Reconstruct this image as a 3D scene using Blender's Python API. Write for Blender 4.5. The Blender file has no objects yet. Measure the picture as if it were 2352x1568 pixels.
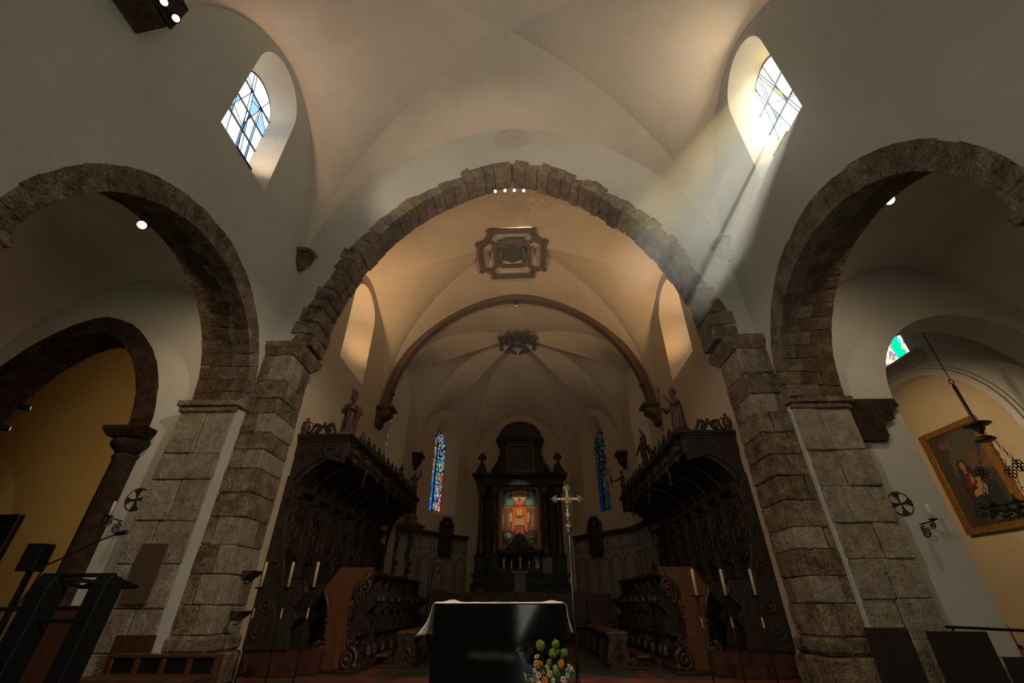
import bpy, bmesh, math, random
from mathutils import Vector, Matrix
from mathutils.geometry import tessellate_polygon

# ---------------------------------------------------------------- camera, world, sun, exposure
random.seed(11)
SC = bpy.context.scene
COL = SC.collection
R = math.radians
PI = math.pi

cam_d = bpy.data.cameras.new('camera')
cam = bpy.data.objects.new('camera', cam_d)
COL.objects.link(cam)
cam_d.sensor_fit = 'HORIZONTAL'
cam_d.sensor_width = 36.0
cam_d.lens = 36.0 * 988.0 / 2352.0
cam_d.clip_start = 0.05
cam_d.clip_end = 200
cam.location = (0.22, 0.0, 1.0)
cam.rotation_euler = (R(90 + 31.5), 0, R(1.68))
SC.camera = cam

world = bpy.data.worlds.new('daylight')
SC.world = world
world.use_nodes = True
wn = world.node_tree.nodes
wn['Background'].inputs[0].default_value = (0.55, 0.72, 1.0, 1)
wn['Background'].inputs[1].default_value = 0.22

sun_d = bpy.data.lights.new('sun', 'SUN')
sun = bpy.data.objects.new('sun', sun_d)
COL.objects.link(sun)
sun_d.energy = 80.0
sun_d.angle = R(0.6)
sun_d.color = (1.0, 0.95, 0.80)
SUN_TO = Vector((0.505, 0.275, 0.818)).normalized()          # direction towards the sun
sun.rotation_euler = SUN_TO.to_track_quat('Z', 'Y').to_euler()
sun.location = (20, 14, 34)

SC.view_settings.view_transform = 'Standard'
SC.view_settings.look = 'None'
SC.view_settings.gamma = 1.0
SC.view_settings.use_curve_mapping = False
SC.view_settings.exposure = 1.12
SC.cycles.max_bounces = 5
SC.cycles.diffuse_bounces = 3
SC.cycles.adaptive_threshold = 0.03
SC.cycles.glossy_bounces = 2
SC.cycles.transparent_max_bounces = 8
SC.cycles.volume_bounces = 0
SC.cycles.caustics_reflective = False
SC.cycles.caustics_refractive = False
SC.cycles.sample_clamp_indirect = 4.0

# ---------------------------------------------------------------- mesh builder
class MB:
    def __init__(s):
        s.v = []; s.f = []; s.m = []; s.cm = 0
    def add(s, vs, fs):
        o = len(s.v); s.v += [tuple(p) for p in vs]
        s.f += [tuple(i + o for i in f) for f in fs]; s.m += [s.cm] * len(fs)
        return s
    def box(s, x0, x1, y0, y1, z0, z1):
        if x0 > x1: x0, x1 = x1, x0
        return s.add([(x0,y0,z0),(x1,y0,z0),(x1,y1,z0),(x0,y1,z0),(x0,y0,z1),(x1,y0,z1),(x1,y1,z1),(x0,y1,z1)],
                     [(3,2,1,0),(4,5,6,7),(0,1,5,4),(1,2,6,5),(2,3,7,6),(3,0,4,7)])
    def hexa(s, p):
        return s.add(p, [(3,2,1,0),(4,5,6,7),(0,1,5,4),(1,2,6,5),(2,3,7,6),(3,0,4,7)])
    def prism(s, poly, fn, d0, d1):
        """extrude a 2-D outline; fn(u, v, d) gives the point"""
        n = len(poly)
        vs = [fn(u, v, d0) for u, v in poly] + [fn(u, v, d1) for u, v in poly]
        o = len(s.v); s.v += [tuple(p) for p in vs]
        tri = tessellate_polygon([[Vector((u, v, 0)) for u, v in poly]])
        fs = [tuple(t) for t in tri] + [tuple(i + n for i in reversed(t)) for t in tri]
        fs += [(i, (i+1) % n, (i+1) % n + n, i + n) for i in range(n)]
        s.f += [tuple(i + o for i in f) for f in fs]; s.m += [s.cm] * len(fs)
        return s
    def tube(s, pts, r, n=6, cap=True):
        pts = [Vector(p) for p in pts]; k = len(pts)
        rs = r if isinstance(r, (list, tuple)) else [r] * k
        ref = None; vs = []
        for i, p in enumerate(pts):
            t = (pts[min(i+1, k-1)] - pts[max(i-1, 0)])
            if t.length < 1e-9: t = Vector((0,0,1))
            t.normalize()
            if ref is None:
                ref = t.orthogonal().normalized()
            ref = ref - t * ref.dot(t)
            if ref.length < 1e-6: ref = t.orthogonal()
            ref.normalize(); b = t.cross(ref)
            for j in range(n):
                a = 2 * PI * j / n
                vs.append(p + (ref * math.cos(a) + b * math.sin(a)) * rs[i])
        fs = []
        for i in range(k-1):
            for j in range(n):
                fs.append((i*n+j, i*n+(j+1) % n, (i+1)*n+(j+1) % n, (i+1)*n+j))
        if cap:
            fs.append(tuple(reversed(range(n)))); fs.append(tuple((k-1)*n+j for j in range(n)))
        return s.add(vs, fs)
    def lathe(s, prof, c=(0,0,0), n=16, sx=1.0, sy=1.0, mat=None, fold=None):
        vs = []; k = len(prof)
        for r_, z in prof:
            for j in range(n):
                a = 2 * PI * j / n
                q = r_ * (1 + (fold(a, z) if fold else 0))
                p = Vector((q * math.cos(a) * sx, q * math.sin(a) * sy, z))
                if mat: p = mat @ p
                vs.append(p + Vector(c))
        fs = []
        for i in range(k-1):
            for j in range(n):
                fs.append((i*n+j, i*n+(j+1) % n, (i+1)*n+(j+1) % n, (i+1)*n+j))
        fs.append(tuple(reversed(range(n)))); fs.append(tuple((k-1)*n+j for j in range(n)))
        return s.add(vs, fs)
    def ball(s, c, rx, ry=None, rz=None, n=8):
        ry = rx if ry is None else ry; rz = rx if rz is None else rz
        k = max(4, n // 2 + 1); vs = []
        for i in range(1, k):
            th = PI * i / k
            for j in range(n):
                a = 2 * PI * j / n
                vs.append((c[0]+rx*math.sin(th)*math.cos(a), c[1]+ry*math.sin(th)*math.sin(a), c[2]+rz*math.cos(th)))
        t = len(vs); vs += [(c[0], c[1], c[2]+rz), (c[0], c[1], c[2]-rz)]
        fs = []
        for i in range(k-2):
            for j in range(n):
                fs.append((i*n+j, (i+1)*n+j, (i+1)*n+(j+1) % n, i*n+(j+1) % n))
        for j in range(n):
            fs.append((t, j, (j+1) % n)); fs.append((t+1, (k-2)*n+(j+1) % n, (k-2)*n+j))
        return s.add(vs, fs)
    def strip(s, a, b, closed=False):
        n = len(a)
        fs = [(i, i+1, n+i+1, n+i) for i in range(n-1)]
        if closed: fs.append((n-1, 0, n, 2*n-1))
        return s.add(list(a) + list(b), fs)
    def grid(s, rows):
        m = len(rows[0]); fs = []
        for i in range(len(rows)-1):
            for j in range(m-1):
                fs.append((i*m+j, i*m+j+1, (i+1)*m+j+1, (i+1)*m+j))
        return s.add([p for r_ in rows for p in r_], fs)
    def holed(s, loops, fn):
        """flat face with holes: loops[0] outline, rest holes (2-D); fn(u,v)->point"""
        flat = [q for l in loops for q in l]
        tri = tessellate_polygon([[Vector((u, v, 0)) for u, v in l] for l in loops])
        return s.add([fn(u, v) for u, v in flat], [tuple(t) for t in tri])
    def build(s, name, mat, parent=None, smooth=False, bevel=0.0, seg=1, fix=True):
        me = bpy.data.meshes.new(name)
        me.from_pydata(s.v, [], s.f)
        mats = mat if isinstance(mat, (list, tuple)) else [mat]
        for q in mats: me.materials.append(q)
        if len(mats) > 1: me.polygons.foreach_set('material_index', s.m)
        if bevel or fix:
            bm = bmesh.new(); bm.from_mesh(me)
            if bevel:
                bmesh.ops.dissolve_limit(bm, angle_limit=R(1), use_dissolve_boundaries=False, verts=bm.verts[:], edges=bm.edges[:])
                bmesh.ops.recalc_face_normals(bm, faces=bm.faces[:])
                bm.normal_update()
                eg = [e for e in bm.edges if len(e.link_faces) == 2 and e.calc_face_angle(0) > R(18)]
                bmesh.ops.bevel(bm, geom=eg, offset=bevel, clamp_overlap=True, segments=seg, affect='EDGES', profile=0.6)
            bmesh.ops.recalc_face_normals(bm, faces=bm.faces[:])
            bm.to_mesh(me); bm.free()
        if smooth: me.polygons.foreach_set('use_smooth', [True] * len(me.polygons))
        o = bpy.data.objects.new(name, me); COL.objects.link(o)
        if parent is not None: o.parent = parent
        return o

def tag(o, label=None, cat=None, group=None, kind=None):
    if label: o['label'] = label
    if cat: o['category'] = cat
    if group: o['group'] = group
    if kind: o['kind'] = kind
    return o

def empty(name, loc=(0,0,0), label=None, cat=None, group=None, kind=None):
    o = bpy.data.objects.new(name, None); COL.objects.link(o)
    o.empty_display_size = 0.2
    o.location = loc
    bpy.context.view_layer.update()
    return tag(o, label, cat, group, kind)

def keep(child, parent):
    """parent keeping world place (child built in world coordinates, parent is a pure translation)"""
    child.parent = parent
    child.matrix_parent_inverse = Matrix.Translation(-Vector(parent.location))
    return child

TINY = {'carving', 'end_carving', 'frieze_carving', 'leaf_tip', 'crest', 'finial', 'supporter', 'scroll', 'cartouche', 'crest_scroll', 'end_carving', 'scrollwork', 'cornice', 'top_rail', 'rail', 'chain', 'rosette', 'candle_arm', 'rays', 'delphinium_spike', 'delphinium_tip', 'scroll_column', 'stand', 'arm', 'support', 'pilaster', 'panel', 'arm_end', 'viburnum_bloom', 'lead_came'}
def part(mb, name, mat, root, **k):
    o = keep(mb.build(name, mat, **k), root) if root.type == 'EMPTY' else subpart(mb, name, mat, root, **k)
    if name in TINY: o['kind'] = 'stuff'
    return o

def subpart(mb, name, mat, parent, **k):
    o = mb.build(name, mat, **k)
    o.parent = parent
    if name in TINY: o['kind'] = 'stuff'
    return o

# ---------------------------------------------------------------- materials
def mat_new(name):
    m = bpy.data.materials.new(name); m.use_nodes = True
    nt = m.node_tree; b = nt.nodes['Principled BSDF']
    return m, nt, b

def ramp(nt, fac, cols):
    r_ = nt.nodes.new('ShaderNodeValToRGB')
    while len(r_.color_ramp.elements) < len(cols): r_.color_ramp.elements.new(0.5)
    for e, (p, c) in zip(r_.color_ramp.elements, cols):
        e.position = p; e.color = (c[0], c[1], c[2], 1)
    nt.links.new(fac, r_.inputs[0])
    return r_.outputs[0]

def noise(nt, co, scale, detail=3, rough=0.6, dist=0.0):
    n = nt.nodes.new('ShaderNodeTexNoise')
    n.inputs['Scale'].default_value = scale; n.inputs['Detail'].default_value = detail
    n.inputs['Roughness'].default_value = rough; n.inputs['Distortion'].default_value = dist
    if co is not None: nt.links.new(co, n.inputs['Vector'])
    return n.outputs[0]

def coord(nt):
    return nt.nodes.new('ShaderNodeNewGeometry').outputs['Position']

def bumpn(nt, b, h, strength=0.3, dist=0.02, prev=None):
    n = nt.nodes.new('ShaderNodeBump'); n.inputs['Strength'].default_value = strength
    n.inputs['Distance'].default_value = dist
    nt.links.new(h, n.inputs['Height'])
    if prev is not None: nt.links.new(prev, n.inputs['Normal'])
    nt.links.new(n.outputs[0], b.inputs['Normal'])
    return n.outputs[0]

def plain(name, col, rough=0.6, metal=0.0, var=0.0, scale=6, bump=0.0, bscale=30, spec=None):
    m, nt, b = mat_new(name)
    b.inputs['Base Color'].default_value = (*col, 1)
    b.inputs['Roughness'].default_value = rough; b.inputs['Metallic'].default_value = metal
    if spec is not None: b.inputs['Specular IOR Level'].default_value = spec
    co = coord(nt)
    if var:
        lo = [c * (1 - var) for c in col]; hi = [min(1, c * (1 + var)) for c in col]
        nt.links.new(ramp(nt, noise(nt, co, scale), [(0.3, lo), (0.7, hi)]), b.inputs['Base Color'])
    if bump: bumpn(nt, b, noise(nt, co, bscale, 2), bump, 0.01)
    return m

def plaster(name, col, var=0.06):
    m, nt, b = mat_new(name); co = coord(nt)
    lo = [c * (1 - var) for c in col]; hi = [c * (1 + var * 0.6) for c in col]
    nt.links.new(ramp(nt, noise(nt, co, 0.9, 3, 0.6), [(0.3, lo), (0.7, hi)]), b.inputs['Base Color'])
    b.inputs['Roughness'].default_value = 1.0
    b.inputs['Specular IOR Level'].default_value = 0.0
    bumpn(nt, b, noise(nt, co, 3.0, 3, 0.7), 0.22, 0.06)
    return m

def tufa(name, dark, mid, light, pit=0.55, scale=1.0):
    """porous stone: every block takes its own tint"""
    m, nt, b = mat_new(name); co = coord(nt)
    info = nt.nodes.new('ShaderNodeObjectInfo')
    big = noise(nt, co, 4.2 * scale, 4, 0.72)
    add = nt.nodes.new('ShaderNodeMath'); add.operation = 'MULTIPLY_ADD'
    nt.links.new(info.outputs['Random'], add.inputs[0]); add.inputs[1].default_value = 0.12
    sub = nt.nodes.new('ShaderNodeMath'); sub.operation = 'SUBTRACT'; nt.links.new(big, sub.inputs[0]); sub.inputs[1].default_value = 0.05
    nt.links.new(sub.outputs[0], add.inputs[2])
    base = ramp(nt, add.outputs[0], [(0.28, dark), (0.5, mid), (0.74, light)])
    fine = noise(nt, co, 38 * scale, 3, 0.8)
    pits = ramp(nt, fine, [(0.38, (0.10, 0.085, 0.07)), (0.52, (1, 1, 1))])
    mx = nt.nodes.new('ShaderNodeMix'); mx.data_type = 'RGBA'; mx.blend_type = 'MULTIPLY'
    mx.inputs['Factor'].default_value = pit
    nt.links.new(base, mx.inputs['A']); nt.links.new(pits, mx.inputs['B'])
    nt.links.new(mx.outputs['Result'], b.inputs['Base Color'])
    b.inputs['Roughness'].default_value = 1.0; b.inputs['Specular IOR Level'].default_value = 0.0
    bumpn(nt, b, noise(nt, co, 9 * scale, 3, 0.8), 0.8, 0.05)
    return m

def wood(name, dark, light, rough=0.45, scale=1.0, bump=0.15, carve=0.0):
    m, nt, b = mat_new(name); co = coord(nt)
    mp = nt.nodes.new('ShaderNodeMapping'); mp.inputs['Scale'].default_value = (14 * scale, 14 * scale, 1.6 * scale)
    nt.links.new(co, mp.inputs['Vector'])
    nz = noise(nt, mp.outputs[0], 1.0, 3, 0.6, 0.8)
    nt.links.new(ramp(nt, nz, [(0.3, dark), (0.7, light)]), b.inputs['Base Color'])
    b.inputs['Roughness'].default_value = rough
    if carve:
        bumpn(nt, b, noise(nt, co, 16, 2, 0.5, 1.6), carve, 0.03)
    else:
        bumpn(nt, b, nz, bump, 0.01)
    return m

def emit(name, col, strength):
    m = bpy.data.materials.new(name); m.use_nodes = True; nt = m.node_tree
    nt.nodes.remove(nt.nodes['Principled BSDF'])
    e = nt.nodes.new('ShaderNodeEmission'); e.inputs[0].default_value = (*col, 1); e.inputs[1].default_value = strength
    nt.links.new(e.outputs[0], nt.nodes['Material Output'].inputs[0])
    m.cycles.emission_sampling = 'NONE'
    return m

def glass(name, col, strength, through=0.6):
    """leaded pane: lets tinted daylight through and glows with the sky behind it"""
    m = bpy.data.materials.new(name); m.use_nodes = True; nt = m.node_tree
    nt.nodes.remove(nt.nodes['Principled BSDF'])
    t = nt.nodes.new('ShaderNodeBsdfTransparent'); t.inputs[0].default_value = (*[c * through for c in col], 1)
    e = nt.nodes.new('ShaderNodeEmission'); e.inputs[1].default_value = strength
    co = coord(nt)
    nt.links.new(ramp(nt, noise(nt, co, 9, 3), [(0.3, [c * 0.75 for c in col]), (0.7, col)]), e.inputs[0])
    a = nt.nodes.new('ShaderNodeAddShader')
    nt.links.new(t.outputs[0], a.inputs[0]); nt.links.new(e.outputs[0], a.inputs[1])
    nt.links.new(a.outputs[0], nt.nodes['Material Output'].inputs[0])
    m.cycles.emission_sampling = 'NONE'
    return m

M = {}
M['wall'] = plaster('white_plaster', (0.585, 0.575, 0.525))
M['vault'] = plaster('vault_plaster', (0.70, 0.615, 0.53), 0.08)
M['choir'] = plaster('choir_plaster', (0.66, 0.55, 0.40))
M['chapel'] = plaster('chapel_plaster', (0.56, 0.43, 0.20))
M['niche'] = plaster('niche_plaster', (0.58, 0.47, 0.31))
M['stone'] = tufa('brown_tufa', (0.095, 0.065, 0.040), (0.245, 0.178, 0.120), (0.43, 0.34, 0.245), 0.7)
M['pale_stone'] = tufa('pale_stone', (0.22, 0.18, 0.13), (0.36, 0.305, 0.235), (0.50, 0.44, 0.35), 0.5, 1.5)
M['grey_stone'] = tufa('grey_stone', (0.10, 0.075, 0.052), (0.23, 0.180, 0.130), (0.40, 0.325, 0.245), 0.75)
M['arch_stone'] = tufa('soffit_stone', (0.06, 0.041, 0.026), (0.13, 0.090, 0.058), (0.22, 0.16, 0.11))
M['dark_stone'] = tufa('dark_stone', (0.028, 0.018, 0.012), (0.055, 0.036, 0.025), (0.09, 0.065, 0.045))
M['mortar'] = plain('mortar', (0.17, 0.135, 0.10), 0.95, var=0.25, bump=0.4)
M['dark_mortar'] = plain('dark_mortar', (0.06, 0.045, 0.032), 0.95, var=0.25, bump=0.4)
M['oak'] = wood('dark_oak', (0.016, 0.0095, 0.0062), (0.046, 0.027, 0.017), 0.42, carve=0.5)
M['oak_panel'] = wood('oak_panel', (0.032, 0.016, 0.010), (0.080, 0.038, 0.021), 0.42, carve=0.35)
M['walnut'] = wood('orange_walnut', (0.085, 0.030, 0.010), (0.17, 0.066, 0.022), 0.40)
M['red_wood'] = wood('red_brown_wood', (0.050, 0.016, 0.009), (0.095, 0.032, 0.016), 0.5)
M['bench_wood'] = wood('bench_wood', (0.11, 0.045, 0.020), (0.20, 0.09, 0.042), 0.4)
M['screen_wood'] = wood('screen_wood', (0.014, 0.008, 0.006), (0.026, 0.014, 0.010), 0.8)
M['statue'] = wood('statue_wood', (0.045, 0.022, 0.014), (0.11, 0.055, 0.034), 0.45)
M['black'] = plain('black_marble', (0.004, 0.005, 0.005), 0.07, spec=0.15)
M['black_matte'] = plain('black_steel', (0.006, 0.007, 0.007), 0.6, spec=0.2)
M['retable'] = plain('retable_marble', (0.015, 0.013, 0.009), 0.42, var=0.6, scale=5, bump=0.1, bscale=20, spec=0.3)
M['retable_red'] = plain('brown_marble', (0.085, 0.048, 0.034), 0.35, var=0.5, scale=7)
M['column'] = plain('column_marble', (0.028, 0.024, 0.018), 0.16, var=0.6, scale=8)
M['gold'] = plain('gold_leaf', (0.52, 0.33, 0.10), 0.35, 0.9, var=0.3, scale=20, bump=0.2)
M['old_gold'] = plain('old_gilding', (0.20, 0.125, 0.045), 0.5, 0.4, var=0.5, scale=18, bump=0.4, bscale=25)
M['frame_gold'] = plain('frame_gilding', (0.42, 0.22, 0.06), 0.38, 0.6, var=0.3, scale=14, bump=0.2)
M['stucco'] = plain('brown_stucco', (0.13, 0.075, 0.028), 0.7, var=0.35, scale=14, bump=0.3)
M['stucco_dark'] = plain('dark_stucco', (0.045, 0.026, 0.018), 0.7, var=0.4, scale=20, bump=0.4)
M['silver'] = plain('tarnished_silver', (0.42, 0.35, 0.30), 0.35, 0.85, var=0.25, scale=30)
M['steel'] = plain('brushed_steel', (0.16, 0.155, 0.15), 0.35, 0.9)
M['iron'] = plain('wrought_iron', (0.012, 0.012, 0.012), 0.5, 0.4)
M['wax'] = plain('candle_wax', (0.55, 0.43, 0.25), 0.5)
M['brass'] = plain('brass', (0.45, 0.29, 0.09), 0.35, 0.8)
M['cloth'] = plain('linen', (0.78, 0.72, 0.68), 0.9, bump=0.1)
M['slate'] = plain('slate_tile', (0.085, 0.092, 0.070), 0.34, var=0.5, scale=3, bump=0.15)
M['joint'] = plain('pale_joint', (0.50, 0.46, 0.38), 0.9)
M['red_marble'] = plain('red_marble', (0.26, 0.070, 0.042), 0.32, var=0.75, scale=6)
M['lead'] = plain('lead_came', (0.010, 0.016, 0.035), 0.5)
M['panel_white'] = plain('painted_panel', (0.36, 0.33, 0.27), 0.55, var=0.08, scale=4)
M['panel_line'] = plain('panel_moulding', (0.13, 0.10, 0.07), 0.55)
M['wain_top'] = plain('wainscot_cornice', (0.085, 0.068, 0.050), 0.55, var=0.2)
M['board'] = plain('brown_fabric_board', (0.085, 0.055, 0.025), 0.9, var=0.15, scale=60)
M['medal'] = plain('medallion_plaster', (0.52, 0.45, 0.41), 0.9, var=0.06)
M['emblem'] = plain('emblem_paint', (0.045, 0.016, 0.012), 0.85, var=0.2, scale=30)
M['lamp_white'] = emit('lamp_disc', (1.0, 0.97, 0.92), 4.0)
M['lamp_warm'] = emit('lamp_disc_warm', (1.0, 0.80, 0.62), 3.5)
M['lamp_sill'] = emit('sill_lamp_glow', (1.0, 0.66, 0.32), 3.0)
M['vinyl'] = plain('white_casing', (0.5, 0.48, 0.45), 0.5)

# ---------------------------------------------------------------- light helpers
def area(name, loc, rot, sx, sy, power, col):
    l = bpy.data.lights.new(name, 'AREA'); l.shape = 'RECTANGLE'; l.size = sx; l.size_y = sy
    l.energy = power; l.color = col
    o = bpy.data.objects.new(name, l); COL.objects.link(o); o.location = loc; o.rotation_euler = rot
    return o

def spot(name, loc, target, power, col, size=70, blend=0.6, rad=0.05):
    l = bpy.data.lights.new(name, 'SPOT'); l.energy = power; l.color = col
    l.spot_size = R(size); l.spot_blend = blend; l.shadow_soft_size = rad
    o = bpy.data.objects.new(name, l); COL.objects.link(o); o.location = loc
    d = Vector(target) - Vector(loc); o.rotation_euler = d.to_track_quat('-Z', 'Y').to_euler()
    return o

# ================================================================= STRUCTURE
WX, WY = 4.95, 7.5            # nave side walls, choir-arch wall
CX, CY0, CY1 = 4.7, 8.1, 13.6  # choir walls
APSE = [(-4.7, 13.6), (-4.25, 17.4), (-2.3, 20.0), (2.3, 20.0), (4.25, 17.4), (4.7, 13.6)]

def arc_pts(cy, a, zs, b, n=24, p=2.0, q=0.5, y_from=-1, y_to=1):
    """arch outline points from cy+y_from*a to cy+y_to*a"""
    out = []
    for i in range(n + 1):
        th = PI * (1 - i / n)
        t = math.cos(th)
        out.append((cy + a * t, zs + b * max(0.0, 1 - abs(t) ** p) ** q))
    return out

def opening(cy, a, z0, zs, b, n=24, p=2.0, q=0.5):
    """closed door/window outline (y, z)"""
    return [(cy - a, z0)] + arc_pts(cy, a, zs, b, n, p, q) + [(cy + a, z0)]

def wall_panel(name, outer, holes, fn, thick, mat, back_holes=None, label=None, parent=None, back=True):
    """wall with openings; fn(u, v, d): d = 0 face seen from inside, d = thick outside"""
    mb = MB()
    mb.holed([outer] + holes, lambda u, v: fn(u, v, 0))
    bh = back_holes or holes
    if back: mb.holed([outer] + bh, lambda u, v: fn(u, v, thick))
    for h, g in zip(holes, bh):
        mb.strip([fn(u, v, 0) for u, v in h], [fn(u, v, thick) for u, v in g], True)
    mb.strip([fn(u, v, 0) for u, v in outer], [fn(u, v, thick) for u, v in outer], True)
    o = mb.build(name, mat, parent)
    tag(o, label, None, None, 'structure')
    return o

def vault(name, c, verts, springs, arcs, mat, gfun, afun, n=20, m=10, curv=None):
    """groined vault: c crown, verts corner plan points, arcs apex height above each side"""
    mb = MB(); k = len(verts)
    for i in range(k):
        V, W = Vector(verts[i]), Vector(verts[(i+1) % k])
        s0, s1 = springs[i], springs[(i+1) % k]
        rows = []
        for a in [(-1 + 2 * j / (2*n)) for j in range(2*n + 1)]:
            a = math.copysign(1 - (1 - abs(a)) ** 1.5, a)
            E_, sp = (V, s0) if a < 0 else (W, s1)
            g = Vector(c[:2]) + (E_ - Vector(c[:2])) * abs(a)
            gz = sp + (c[2] - sp) * gfun(abs(a))
            w = (V + W) / 2 + (W - V) / 2 * a
            wz = sp + (arcs[i] - sp) * afun(abs(a))
            den = 1 - a * a
            rr = []
            for q in [j / m for j in range(m + 1)]:
                u = abs(a) + (1 - abs(a)) * q
                cv = curv[i] if curv else 0.0
                kz = cv * ((1 - u * u) / den if den > 1e-6 else 1 - q) + (1 - cv) * (1 - q)
                rr.append((g.x + (w.x - g.x) * q, g.y + (w.y - g.y) * q, wz + (gz - wz) * kz))
            rows.append(rr)
        mb.grid(rows)
    o = mb.build(name, mat, fix=False)
    bm = bmesh.new(); bm.from_mesh(o.data); bmesh.ops.remove_doubles(bm, verts=bm.verts, dist=1e-4); bm.to_mesh(o.data); bm.free()
    o.data.polygons.foreach_set('use_smooth', [True] * len(o.data.polygons))
    o.data.set_sharp_from_angle(angle=R(9))
    tag(o, kind='structure')
    return o
G_ = lambda t: math.sqrt(max(0, 1 - t * t))
A_ = lambda t: max(0, 1 - t ** 1.7) ** 0.55
def vault_z(x, y, c, hx, hy, sp, ax, ay):
    """height of a rectangular groined vault: ax, ay wall apexes on the x and y sides"""
    fx, fy = min(1, abs(x - c[0]) / hx), min(1, abs(y - c[1]) / hy)
    a, u, top = (fx, fy, ay) if fy >= fx else (fy, fx, ax)
    wz, gz = sp + (top - sp) * A_(a), sp + (c[2] - sp) * G_(a)
    q = (u - a) / (1 - a) if a < .999 else 0
    cv = 0.15 if fx > fy else 0.0
    return wz + (gz - wz) * (cv * ((1 - u * u) / (1 - a * a) if a < .999 else 1) + (1 - cv) * (1 - q))

# --- nave vaults (two bays)
vault('ceiling_nave', (0, 5.1, 13.2), [(-WX, 2.7), (-WX, 7.5), (WX, 7.5), (WX, 2.7)], [7.9]*4, [11.5, 12.93, 11.5, 12.93], M['vault'], G_, A_, curv=[.28, 0, .28, 0])
vault('ceiling_nave_rear', (0, 0.3, 13.2), [(-WX, -2.1), (-WX, 2.7), (WX, 2.7), (WX, -2.1)], [7.9]*4, [11.5, 12.93, 11.5, 12.93], M['vault'], G_, A_, curv=[.28, 0, .28, 0])

# --- nave side walls with arcade openings and high windows
ARC_IN = dict(a=2.07, zs=4.15, b=1.98)
def win_front(cy): return opening(cy, 0.73, 8.12, 10.35, 0.88, 16)
def win_back(cy): return opening(cy + 0.02, 0.54, 8.75, 10.2, 0.58, 16)
for s, nm in ((-1, 'left'), (1, 'right')):
    outer = [(-2.1, 0), (7.5, 0), (7.5, 12.4), (-2.1, 12.4)]
    ins = opening(5.05, 2.2, -0.03, 4.15, 2.12, 24) if s < 0 else opening(5.12, 2.28, -0.03, 4.15, 2.16, 24)
    ins2 = opening(0.3, 2.2, -0.03, 4.15, 2.12, 24)
    fn = lambda u, v, d, s=s: (s * (WX + d), u, v)
    # lower half: thick arcade wall
    wall_panel('wall_' + nm, [(-2.1, -.06), (7.5, -.06), (7.5, 7.4), (-2.1, 7.4)], [ins, ins2], fn, 1.05, M['wall'], [opening(5.1, 2.42, -0.03, 4.15, 2.5, 24), opening(0.3, 2.3, -0.03, 4.15, 2.3, 24)])
    wall_panel('wall_' + nm + '_upper', [(-2.1, 7.4), (7.5, 7.4), (7.5, 12.4), (-2.1, 12.4)], [win_front(4.95), win_front(0.3)], fn, 0.45, M['wall'],
               [win_back(4.95), win_back(0.3)])
# rear wall of the nave
mb = MB(); mb.box(-6.2, 6.2, -2.5, -2.1, 0, 13.6)
tag(mb.build('wall_rear', M['wall']), kind='structure')

# --- wall above the choir arch
ARC_C, ARC_R, ARC_ZS = 1.66, 5.80, 5.5          # pointed arch: arc centre offset, intrados radius, spring
def pointed(rad, n=26, z0=None, half=None):
    """left to right intrados outline of the pointed arch at radius rad"""
    a1 = math.acos(ARC_C / rad)
    L = [(ARC_C - rad * math.cos(a1 * i / n), ARC_ZS + rad * math.sin(a1 * i / n)) for i in range(n + 1)]
    Rr = [(-x, z) for x, z in reversed(L[:-1])]
    out = L + Rr
    if z0 is not None: out = [(out[0][0], z0)] + out + [(out[-1][0], z0)]
    return out
wall_panel('wall_front', [(-6.3, -.06), (6.3, -.06), (6.3, 13.6), (-6.3, 13.6)], [[(-4.8, -.03), (-4.8, 5.44)] + pointed(ARC_R + 0.25) + [(4.8, 5.44), (4.8, -.03)]],
           lambda u, v, d: (u, WY + d, v), 0.6, M['wall'])

# --- choir walls with deep windows, choir vault
def cwf(): return opening(10.85, 0.92, 6.72, 8.85, 0.80, 16)
def cwb(): return opening(10.75, 0.55, 7.35, 8.8, 0.55, 16)
for s, nm in ((-1, 'choir_left'), (1, 'choir_right')):
    wall_panel('wall_' + nm, [(CY0 - 0.02, 0), (CY1, 0), (CY1, 11.6), (CY0 - 0.02, 11.6)], [cwf()],
               lambda u, v, d, s=s: (s * (CX + d), u, v), 0.75, M['choir'], [cwb()])
vault('ceiling_choir', (0, 10.85, 11.75), [(-CX, CY0), (-CX, CY1), (CX, CY1), (CX, CY0)], [6.75]*4, [9.95, 11.45, 9.95, 11.5], M['choir'], G_, A_, curv=[.15, 0, .15, 0])
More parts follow.
